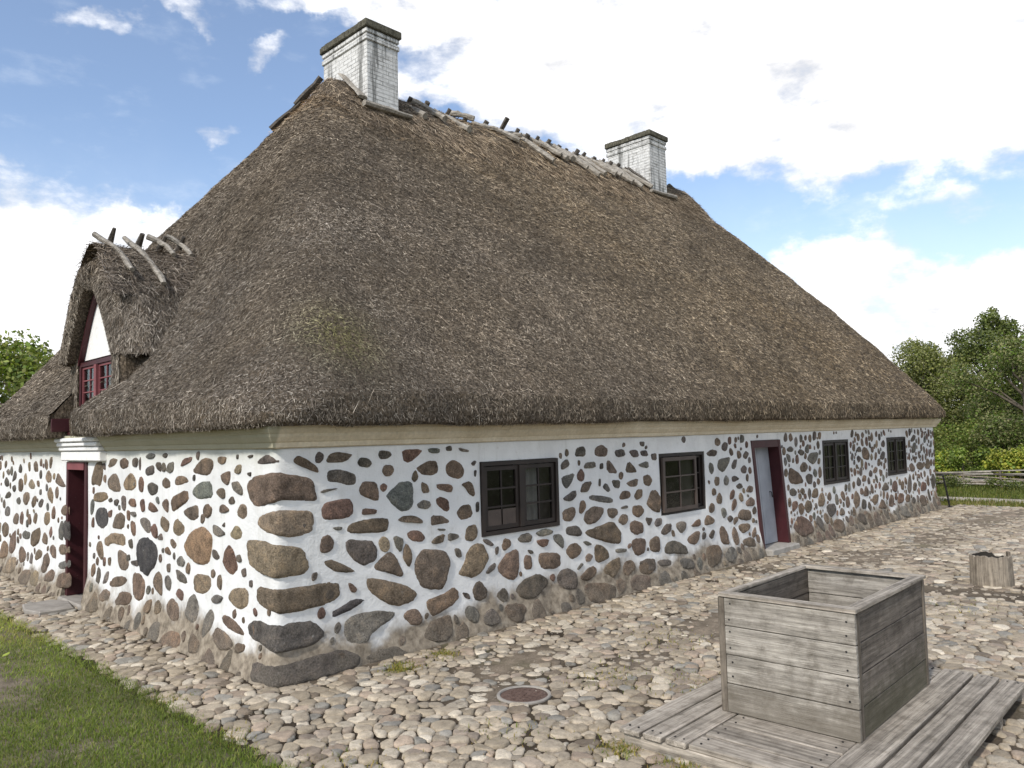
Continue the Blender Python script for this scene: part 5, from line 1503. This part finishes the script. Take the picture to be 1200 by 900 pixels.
def build_grass():
    lb = MB(); xs = np.arange(-7, -.7, .1); ys = np.arange(-8, 16, .1)
    X, Y = np.meshgrid(xs, ys, indexing='ij'); x, y = X.ravel(), Y.ravel(); P = np.column_stack([x, y, 0 * x])
    x2 = np.minimum(x, lawn_edge(y) + .02)
    z = np.where(x >= lawn_edge(y), -.02, .018 + .03 * (fnoise(P, 1.2, 3) - .5)); ny = len(ys)
    idx = np.arange(len(x)).reshape(len(xs), ny)
    F = np.stack([idx[:-1, :-1], idx[1:, :-1], idx[1:, 1:], idx[:-1, 1:]], -1).reshape(-1, 4)
    lb.add(np.column_stack([x2, y, z]), F, 0, (.20, .165, .12), True)
    tag(lb.build('lawn_soil', M['dirt']), kind='structure')
    n = 640000; x = rng.uniform(-4.6, -.72, n); y = rng.uniform(-5, 13, n)
    P = np.column_stack([x, y, 0 * x])
    ok = (x < lawn_edge(y) + .07 + rng.normal(0, .04, n)) & in_view(P, .12)
    d = np.hypot(x - C[0], y - C[1]); ok &= rng.random(n) < np.clip((5.5 / d) ** 1.2, .25, 1)
    bare = .9 * np.exp(-(((x + 1.75) / .42) ** 2 + ((y - 2.35) / .85) ** 2)) + np.clip((fnoise(P, 1.5, 66) - .60) * 4, 0, .55)
    ok &= rng.random(n) > bare * 1.05
    P = P[ok]; n = len(P); P[:, 2] = .018 + .03 * (fnoise(P, 1.2, 3) - .5)
    tone = fnoise(P, 1.1, 44); dry = np.clip((fnoise(P, .8, 48) - .45) * 3, 0, .8)
    k = np.clip((rng.normal(1.5, .9, n) + dry * 1.6), 0, 4).astype(int)
    c = 1.38 * np.array([1.12, 1.0, .9]) * GP[k] * rng.uniform(.7, 1.25, (n, 1)) * (.4 + 1.2 * tone[:, None])
    mb = MB(); blades(mb, P, .014, .042, .0042, c, 1.1)
    tag(mb.build('lawn_grass', M['grass']), kind='stuff')
    # rough grass beyond the yard
    n = 60000; x = 18.2 + rng.random(n) * 9.5; y = rng.uniform(-9, 6, n); P = np.column_stack([x, y, 0 * x - .03])
    onpath = (x > 19.7) & (x < 20.9); dryband = (x < 19.7)
    ok = in_view(P, .2) & (rng.random(n) > onpath * .96) & ~((y > -.2) & (x < 17.6)); P = P[ok]; dryband = dryband[ok]; n = len(P)
    k = np.clip(rng.normal(1.6, .9, n) + dryband * 1.2, 0, 4).astype(int)
    mb = MB(); blades(mb, P, .04, .13, .02, np.array([1.0, .82, .85]) * GP[k] * rng.uniform(.8, 1.2, (n, 1)) * (.65 + .6 * fnoise(P, .6, 4)[:, None]), .5)
    tag(mb.build('rough_grass', M['grass']), kind='stuff')
    # weeds and moss between the cobbles
    pts = []
    for cx, cy, r, q in ((.98, -.42, .16, 700), (1.45, -.40, .14, 420), (2.2, -2.55, .35, 300), (.78, -2.9, .16, 420), (.80, -3.3, .14, 320), (.55, -2.2, .4, 160), (1.9, -1.95, .4, 260), (3.2, -1.6, .5, 200), (-.6, -1.8, .35, 300), (-.75, .3, .2, 200), (-.78, -.8, .2, 240), (6.2, -3.4, .6, 160), (9, -4.5, .8, 160)):
        pts.append(np.column_stack([rng.normal(cx, r * .5, q), rng.normal(cy, r * .5, q), np.full(q, .004)]))
    P = np.concatenate(pts); n = len(P)
    k = rng.choice(4, n, p=[.35, .3, .2, .15]); wp = np.array([(.30, .25, .055), (.20, .21, .05), (.12, .16, .03), (.34, .24, .09)])
    mb = MB(); blades(mb, P, .012, .036, .006, wp[k] * rng.uniform(.75, 1.2, (n, 1)), .9)
    tag(mb.build('joint_weeds', M['grass']), kind='stuff')
build_grass()

def build_leaf():
    mb = MB(); mb.add([(-.045, 0, 0), (-.015, .018, .006), (.02, .014, .008), (.045, 0, .012), (.02, -.016, .004), (-.015, -.017, .002)], [(0, 1, 2, 3), (0, 3, 4, 5)], 0, (.42, .50, .10))
    o = mb.build('fallen_leaf', M['leaf'], None); o.location = (-1.32, 2.62, .075); o.rotation_euler = (.1, -.1, .6)
    tag(o, 'single pale yellow-green leaf lying on the lawn', 'leaf')
build_leaf()

# ------------------------------------------------------------------ well box and its deck
WA = .03; WO = Vector((1.545, -4.105, 0))
WB = Matrix.Translation(WO) @ Matrix.Rotation(WA, 4, 'Z')
def wl(V):
    V = np.asarray(V, float); c, s = math.cos(WA), math.sin(WA)
    return np.column_stack([WO.x + c * V[:, 0] - s * V[:, 1], WO.y + s * V[:, 0] + c * V[:, 1], V[:, 2]])
def build_well():
    A, B, z0, z1 = 1.408, .882, .1225, .905
    wb = thing('well_box', 'square open-topped grey plank well box standing on the wooden deck', 'well', (WO.x, WO.y, z0))
    loc = (WO.x, WO.y, z0)
    def part(name, boxes, mat):
        mb = MB()
        for b in boxes: mb.box(*b[:6], 0, np.ones(3) * rng.uniform(.42, .56), wl, .004 if len(b) < 7 else b[6])
        o = mb.build(name, M[mat], None, loc); o.parent = wb; o.location = (0, 0, 0); return o
    hz = np.linspace(z0, z1 - .028, 5); t = .032
    # lean inward a trifle: boards per side, each row its own board inside one panel
    def rows(x0, x1, y0, y1, ax):
        out = []
        for k in range(4):
            j = rng.uniform(-.003, .003)
            q = [x0, x1, y0, y1, hz[k] + .0025, hz[k + 1] - .0025]
            if ax == 'y': q[0] += j; q[1] += j
            else: q[2] += j; q[3] += j
            out.append(q)
        return out
    part('side_panel', rows(.0, t, .0, B - .026, 'y'), 'well_y')
    part('side_panel', rows(A - t - .006, A - .006, .046, B - .036, 'y'), 'well_y')
    part('side_panel', rows(t + .05, A - .047, .006, t + .006, 'x'), 'well_x_shade')
    part('side_panel', rows(.05, A - .04, B - t - .006, B - .006, 'x'), 'well_x_shade')
    for x, y in ((t + .002, 0), (A - .045, 0), (-.002, B - .024), (A - .045, B - .034)):
        part('corner_post', [(x, x + .045, y, y + .044, z0, z1 - .030)], 'wood_z')
    w = .07
    for b, m_ in (((-.012, w, -.012, B + .012, z1 - .026, z1), 'wood_y'), ((A - w, A + .012, -.012, B + .012, z1 - .026, z1), 'wood_y'), ((w + .003, A - w - .003, -.012, w, z1 - .026, z1 - .001), 'wood_x'), ((w + .003, A - w - .003, B - w * .6, B + .012, z1 - .026, z1 - .002), 'wood_x')):
        part('rim_board', [b], m_)
    nm = MB(); nm.tube([(-.0015, 0, 0), (.012, 0, 0)], .007, 8); nail0 = nm.build('nail', M['iron']); used = [False]
    def nail(par, p, base, vert=False):
        o = nail0 if not used[0] else nail0.copy()
        if used[0]: COL.objects.link(o)
        used[0] = True
        q = wl([p])[0] - np.array(base); o.parent = par; o.location = q
        o.rotation_euler = (0, math.pi / 2, 0) if vert else (0, 0, WA)
    pl = [c for c in wb.children if c.name.startswith('side_panel')][0]
    for k in range(4):
        for zz in (hz[k] + .045, hz[k + 1] - .045):
            for yy in (.055, B - .065): nail(pl, (0, yy + rng.uniform(-.008, .008), zz + rng.uniform(-.01, .01)), loc)
    # dark slab in the box: the shaft's darkness put in as colour
    sh = MB(); sh.box(.04, A - .04, .04, B - .04, .128, .16, 0, None, wl); o = sh.build('shaft_shade', M['well_x_shade'], None, loc); o.parent = wb; o.location = (0, 0, 0)
    dk = thing('well_deck', 'low deck of weathered grey planks round the well box', 'deck', (WO.x, WO.y, 0)); loc2 = (WO.x, WO.y, 0)
    def plank(x0, x1, y0, y1, mat, zt=.12):
        mb = MB(); j = rng.uniform(-.006, .006, 3)
        mb.box(x0 + j[0], x1 + j[1], y0, y1, zt - .036, zt + j[2] * .5, 0, np.ones(3) * rng.uniform(.38, .58), wl, .005)
        o = mb.build('plank', M[mat], None, loc2); o.parent = dk; o.location = (0, 0, 0)
        L_ = (x1 - x0) > (y1 - y0)
        for e in (.06, -.06):
            for f in (.28, .72):
                px, py = (x0 + e if e > 0 else x1 + e, y0 + (y1 - y0) * f) if L_ else (x0 + (x1 - x0) * f, y0 + e if e > 0 else y1 + e)
                nail(o, (px, py, zt + .003), loc2, True)
    plank(-.66, 1.89, 1.125, 1.275, 'wood_x'); plank(-.655, 1.88, .970, 1.103, 'wood_x'); plank(-.65, 1.89, .805, .945, 'wood_x')
    for a, b in ((-.64, -.445), (-.432, -.225), (-.212, .03)): plank(a, b, .034, .790, 'wood_y')
    plank(1.38, 1.60, .034, .790, 'wood_y'); plank(1.615, 1.79, .034, .790, 'wood_y'); plank(1.80, 1.87, .034, .790, 'wood_y')
    plank(-.66, 1.89, -.172, .028, 'wood_x'); plank(-.655, 1.895, -.342, -.198, 'wood_x'); plank(-.66, 1.88, -.515, -.362, 'wood_x')
    def joist(*b):
        mb = MB(); mb.box(*b, 0, None, wl, .006); o = mb.build('joist', M['wood_y'], None, loc2); o.parent = dk; o.location = (0, 0, 0)
    joist(-.635, -.585, -.50, 1.26, -.03, .081); joist(.2, .26, -.50, 1.26, -.03, .081); joist(1.1, 1.16, -.50, 1.26, -.03, .081); joist(1.80, 1.86, -.50, 1.26, -.03, .081)
build_well()

# ------------------------------------------------------------------ hollow log tub, cover, doorstep, rod
def build_small():
    r, h = .232, .365
    t = thing('log_tub', 'short hollowed log with a ragged rim standing on the cobbles', 'tub', (7.90, -3.30, 0))
    mb = MB(); n = 40; th = np.linspace(0, 2 * math.pi, n, endpoint=False)
    jag = .035 * (fnoise(np.column_stack([np.cos(th) * 3, np.sin(th) * 3, 0 * th]), 2.2, 4) - .5) * 2 + np.where(np.sin(th * 1 + 2.2) > .75, -.03, 0)
    rr = 1 + .05 * (fnoise(np.column_stack([np.cos(th), np.sin(th), 0 * th]), 3, 9) - .5) + .02 * np.cos(th * 9)
    V = []
    for rad, z in ((r * 1.02, -.02), (r * 1.03, .05), (r, .2), (r * .985, None), (r * .86, None), (r * .84, .08)):
        zz = h + jag if z is None else np.full(n, z)
        V.append(np.column_stack([rad * rr * np.cos(th), rad * rr * np.sin(th), zz]))
    F = [(k * n + i, k * n + (i + 1) % n, (k + 1) * n + (i + 1) % n, (k + 1) * n + i) for k in range(5) for i in range(n)]
    F.append(tuple(range(5 * n, 6 * n)))
    mb.add(np.concatenate(V), F, 0, None, False)
    mb.fm[-1] = np.array([0] * (4 * n) + [1] * (n + 1))  # inside faces near-black: the hollow's shade put into the colour
    o = mb.build('hollow_log', [M['log'], M['room']], t)
    st = MB(); st.box(-.03, .03, -.235, -.205, .26, .40, 0, None, Matrix.Rotation(.75, 4, 'Z'), .006)
    st.build('rim_stub', M['wood_z'], t)
    t = thing('manhole_cover', 'small round rusty iron cover in a pale ring set in the cobbles', 'manhole', (MAN[0], MAN[1], 0))
    mb = MB(); n = 48; th = np.linspace(0, 2 * math.pi, n, endpoint=False); V = []
    for rad, z in ((.212, -.03), (.212, .008), (.206, .014), (.188, .014), (.183, .004)): V.append(np.column_stack([rad * np.cos(th), rad * np.sin(th), np.full(n, z)]))
    mb.add(np.concatenate(V), [(k * n + i, k * n + (i + 1) % n, (k + 1) * n + (i + 1) % n, (k + 1) * n + i) for k in range(4) for i in range(n)])
    mb.build('ring', M['slab'], t)
    mb = MB(); V = [np.column_stack([q * np.cos(th), q * np.sin(th), np.full(n, z)]) for q, z in ((.184, .002), (.165, .007), (.155, .007))]
    mb.add(np.concatenate(V), [(k * n + i, k * n + (i + 1) % n, (k + 1) * n + (i + 1) % n, (k + 1) * n + i) for k in range(2) for i in range(n)] + [tuple(range(2 * n, 3 * n))])
    for a in np.arange(-.12, .13, .04):
        L_ = math.sqrt(.152 ** 2 - min(a * a, .0229)); mb.box(a - .007, a + .007, -L_, L_, .004, .0105); mb.box(-L_, L_, a - .007, a + .007, .004, .010)
    mb.box(-.03, .03, -.012, .012, .006, .014); 
    o = mb.build('lid', M['rust'], t); o.rotation_euler = (0, 0, .4)
    mb = MB(); P = [(-.36, -.22), (.1, -.27), (.4, -.14), (.36, .2), (-.05, .25), (-.38, .14)]; k = 6
    V = [(x * 1.0, y, z) for z in (-.04, .03) for x, y in P] + [(x * .94, y * .94, .042) for x, y in P]
    mb.add(V, [(r_ * k + i, r_ * k + (i + 1) % k, (r_ + 1) * k + (i + 1) % k, (r_ + 1) * k + i) for r_ in range(2) for i in range(k)] + [tuple(range(12, 18))])
    o = mb.build('doorstep_slab', M['slab'], None); o.location = (-.36, 5.0, .01); o.rotation_euler = (0, 0, 1.5)
    tag(o, 'flat grey stone slab on the cobbles before the end-wall door', 'doorstep')
    mb = MB(); mb.tube([(0, 0, -.05), (-.10, .02, .35), (-.24, .05, .78)], .022, 8); mb.tube([(0, 0, -.05), (0, 0, .02)], .05, 8)
    o = mb.build('leaning_rod', M['iron'], None); o.location = (17.66, -.14, 0)
    tag(o, 'thin black iron rod leaning against the far corner of the house', 'rod')
build_small()

# ------------------------------------------------------------------ wattle fence, shrubs and trees
def build_fence():
    f = thing('wattle_fence', 'low woven branch fence along the grass in front of the bushes', 'fence', (24.6, 0, 0))
    y = -9.0; ps = []
    while y < 6:
        mb = MB(); mb.tube([(0, y, -.05), (.0, y + random.uniform(-.04, .04), random.uniform(.42, .54))], .035, 6)
        mb.build('stake', M['wood_z'], f); ps.append(y); y += random.uniform(.8, 1.1)
    for k in range(10):
        a = -9.4; z = .05 + .042 * k
        while a < 6:
            L_ = random.uniform(1.8, 3.6); n = 12; ys = np.linspace(a, a + L_, n)
            zz = z + .05 * np.sin(ys * .9 + k) + np.linspace(random.uniform(-.05, .05), random.uniform(-.05, .08), n) + (.06 if k > 8 else 0)
            mb = MB(); mb.tube(np.column_stack([.045 * np.cos(ys * math.pi / .95 + k * math.pi) + rng.normal(0, .01, n), ys, zz]), np.linspace(.032, .016, n), 5)
            mb.build('woven_rail', M[('pole', 'pole', 'log', 'pole_dark')[k % 4]], f); a += L_ * random.uniform(.62, .85)
build_fence()

def leaves(mb, cents, rads, n, size, cols, mat=0, squash=.8, droop=.0, flat=.35):
    """leaf blades through the volume of many clumps, denser to the outside"""
    w = np.array(rads) ** 2; w = w / w.sum(); i = rng.choice(len(cents), n, p=w)
    d = unit(rng.normal(0, 1, (n, 3))); r = rng.random(n) ** .42
    P = np.array(cents)[i] + d * (np.array(rads)[i] * r)[:, None] * np.array([1, 1, squash])
    P = P + rng.normal(0, .10, (n, 3)) * np.array(rads)[i][:, None]
    N = unit(d * .6 + rng.normal(0, 1, (n, 3)) * .7 + np.array([0, 0, .5]))
    D = unit(np.cross(N, rng.normal(0, 1, (n, 3)))); D[:, 2] -= droop; D = unit(D)
    S = np.cross(D, N); L_ = size * rng.uniform(.6, 1.35, n)[:, None]
    V = np.stack([P - D * L_ * .5, P + S * L_ * flat, P + D * L_ * .5, P - S * L_ * flat], 1).reshape(-1, 3)
    cc = LF * np.array(cols)[rng.choice(len(cols), n)] * rng.uniform(.75, 1.3, (n, 1)) * (np.random.RandomState(3).uniform(.75, 1.25, len(cents))[i])[:, None]
    mb.add(V, np.arange(4 * n).reshape(n, 4), mat, np.repeat(cc, 4, 0))

def tree(name, label, cat, x, y, h, cr, cz0, nl, size, cols, group=None, lobes=26, squash=.8, spread=.5, z0=0, lim=True, ragged=1.0):
    t = thing(name, label, cat, (x, y, z0), group)
    cents, rads = [], []
    for k in range(lobes):
        u = random.random(); a = random.uniform(0, 6.283); zz = cz0 + (h - cz0) * (k + .5) / lobes
        prof = math.sin(math.pi * min(1, max(.08, ((zz - cz0) / (h - cz0)) * .86 + .12))) ** .7
        rr = cr * prof * math.sqrt(random.uniform(.15, 1)) 
        cents.append((rr * math.cos(a), rr * math.sin(a), zz)); rads.append(cr * spread * random.uniform(.55, 1.05) * (.65 + .35 * prof))
    tr = MB(); top = h * .82
    n = 9; zs = np.linspace(0, top, n); r0 = .028 * h + .03
    tp = np.column_stack([.05 * h * (fnoise(np.column_stack([zs * .4, 0 * zs + x, 0 * zs]), 1, 3) - .5), .05 * h * (fnoise(np.column_stack([zs * .4, 0 * zs + y, 0 * zs]), 1, 8) - .5), zs - .1])
    tr.tube(tp, np.linspace(r0 * 1.15, r0 * .25, n), 8, 0, None, 1, True, True)
    for c, r in zip(cents, rads):
        a = tp[min(n - 2, max(1, int((c[2] * .72) / top * n)))]
        mid = (a + np.array(c)) / 2 + np.array([0, 0, -.05 * h * .3]) + rng.normal(0, .04 * cr, 3)
        tr.tube([a, mid, c], [r0 * .38, r0 * .24, r0 * .08], 5)
        for _ in range(3):
            e = np.array(c) + unit(rng.normal(0, 1, 3)) * r * 1.05
            tr.tube([c, (np.array(c) + e) / 2 + rng.normal(0, .08 * r, 3), e], [r0 * .09, r0 * .06, r0 * .03], 4, 0, None, 1, False)
    tr.build('trunk', M['bark'], t)
    # a few stray outer sprays break the outline
    for _ in range(int(10 * ragged)):
        d = unit(np.array([random.gauss(0, 1), random.gauss(0, 1), random.gauss(.5, .7)]))
        k = random.randrange(len(cents)); cents.append(tuple(np.array(cents[k]) + d * rads[k] * 1.05)); rads.append(rads[k] * random.uniform(.25, .42))
    cb = MB(); leaves(cb, cents, rads, nl, size, cols, 0, squash)
    cb.build('crown', M['leaf'], t)
    return t
def shrub(name, label, cat, x, y, w, d, h, nl, size, cols, group=None, z0=0, lobes=16, flat=.35):
    t = thing(name, label, cat, (x, y, z0), group); cents, rads = [], []
    for k in range(lobes):
        r = random.uniform(.22, .42) * min(h, w) * .8
        cents.append((random.uniform(-.5, .5) * d, random.uniform(-.5, .5) * w, max(r * .6, random.uniform(.15, .9) * h - r * .3))); rads.append(r)
    st = MB()
    for c in cents: st.tube([(c[0] * .2, c[1] * .5, -.05), (c[0] * .7, c[1] * .8, c[2] * .5), c], [.03, .02, .008], 5)
    st.build('stems', M['bark'], t)
    cb = MB(); leaves(cb, cents, rads, nl, size, cols, 0, .85, 0, flat); cb.build('foliage', M['leaf'], t)
    return t
LF = 1.35
DK = [(.042, .058, .016), (.062, .08, .022), (.082, .10, .028), (.105, .12, .035)]
MD = [(.078, .095, .024), (.105, .122, .031), (.135, .15, .04), (.17, .175, .052)]
LT = [(.07, .105, .02), (.10, .145, .028), (.14, .18, .038), (.18, .21, .055)]
YL = [(.10, .15, .022), (.17, .21, .03), (.25, .27, .045), (.32, .31, .06)]
OL = [(.105, .112, .046), (.145, .15, .06), (.19, .185, .085)]
tree('oak_tree', 'tall dark green tree whose ragged top rises highest over the hedge', 'tree', 37.5, 3.5, 6.75, 2.9, 1.6, 30000, .115, DK + MD[:2], None, 30, .8, .36, 0, True, 2.0)
tree('ash_tree', 'broad mid green tree close behind the far house corner', 'tree', 34.0, 5.6, 5.6, 2.6, .8, 30000, .10, MD + OL, None, 30, .8, .40)
tree('willow_tree', 'pale olive green tree at the right edge of the photo', 'tree', 30.5, .7, 4.9, 2.5, .6, 28000, .095, OL + LT[:2], None, 26, .85, .42)
tree('hedge_tree', 'dark spreading tree standing behind the pale olive tree', 'tree', 37.5, 2.0, 6.0, 3.2, .6, 18000, .12, DK + OL[:1], None, 24, .8, .42)
tree('far_tree', 'dark distant tree half hidden by the roof slope', 'tree', 40.5, 10.5, 5.9, 2.8, .6, 14000, .12, DK + MD[:1], None, 22, .8, .42)
shrub('elder_bush', 'large dark green bush below the olive tree', 'bush', 29.0, -1.6, 4.2, 2.2, 3.0, 16000, .095, DK, None, 0, 24)
shrub('hazel_bush', 'tall mid green bush left of the dark bush, right beside the house corner', 'bush', 30.2, 3.9, 4.2, 2.4, 2.9, 20000, .085, MD + LT[:2], None, 0, 28)
shrub('bramble_bush', 'mid green bush between the two tall bushes', 'bush', 31.5, 1.6, 3.6, 2.0, 2.3, 14000, .085, LT + MD[:1], None, 0, 22)
for k, (yy, xx, hh, lab, cs) in enumerate(((2.55, 26.3, 1.35, 'yellow-green leafy plant nearest the house corner behind the fence', YL), (1.45, 26.6, 1.25, 'light green leafy plant second from the house corner behind the fence', LT + YL[:2]), (.35, 26.2, 1.3, 'bright yellow-leaved plant in the middle of the row behind the fence', YL + YL[2:]), (-.75, 26.5, 1.25, 'yellow-green leafy plant at the right edge behind the fence', YL + LT), (-2.1, 26.4, 1.4, 'green leafy plant beyond the right edge behind the fence', LT))):
    shrub('leafy_plant', lab, 'plant', xx, yy, 1.5, 1.0, hh, 4200, .085, cs, 'leafy plants behind the woven fence', 0, 12, .42)
def build_cover():
    mb = MB(); cents, rads = [], []
    for k in range(60): cents.append((23.9 + random.uniform(-.25, .25), random.uniform(-8, 4.5), random.uniform(.05, .28))); rads.append(random.uniform(.15, .32))
    leaves(mb, cents, rads, 9000, .06, DK + MD[:2], 0, .7); tag(mb.build('ground_cover', M['leaf']), kind='stuff')
    mb = MB(); cents, rads = [], []
    for k in range(150):
        a = random.uniform(-.55, 2.3); R = random.uniform(52, 70); cents.append((C[0] + R * math.cos(a), C[1] + R * math.sin(a), random.uniform(.3, 3.4))); rads.append(random.uniform(1.6, 3.0))
    leaves(mb, cents, rads, 26000, .42, DK + MD[:2], 0, .8); tag(mb.build('far_wood', M['leaf']), kind='stuff')
build_cover()
tree('apple_tree', 'leafy green tree showing over the roof at the left edge', 'tree', 2.0, 16.2, 4.5, 2.1, .9, 15000, .12, MD + LT, None, 30, .85, .40, 0, True, 1.6)
tree('garden_tree', 'darker tree behind the leafy one at the left edge', 'tree', .6, 19.5, 4.6, 2.0, .8, 7000, .13, DK + MD, None, 22, .85, .42)

# ------------------------------------------------------------------ view
sc.view_settings.view_transform = 'Standard'; sc.view_settings.look = 'None'
sc.view_settings.exposure = EXPOSURE; sc.view_settings.gamma = 1
sc.cycles.max_bounces = 6; sc.cycles.diffuse_bounces = 3; sc.cycles.transparent_max_bounces = 6; sc.cycles.use_denoising = True
sc.cycles.caustics_reflective = False; sc.cycles.caustics_refractive = False
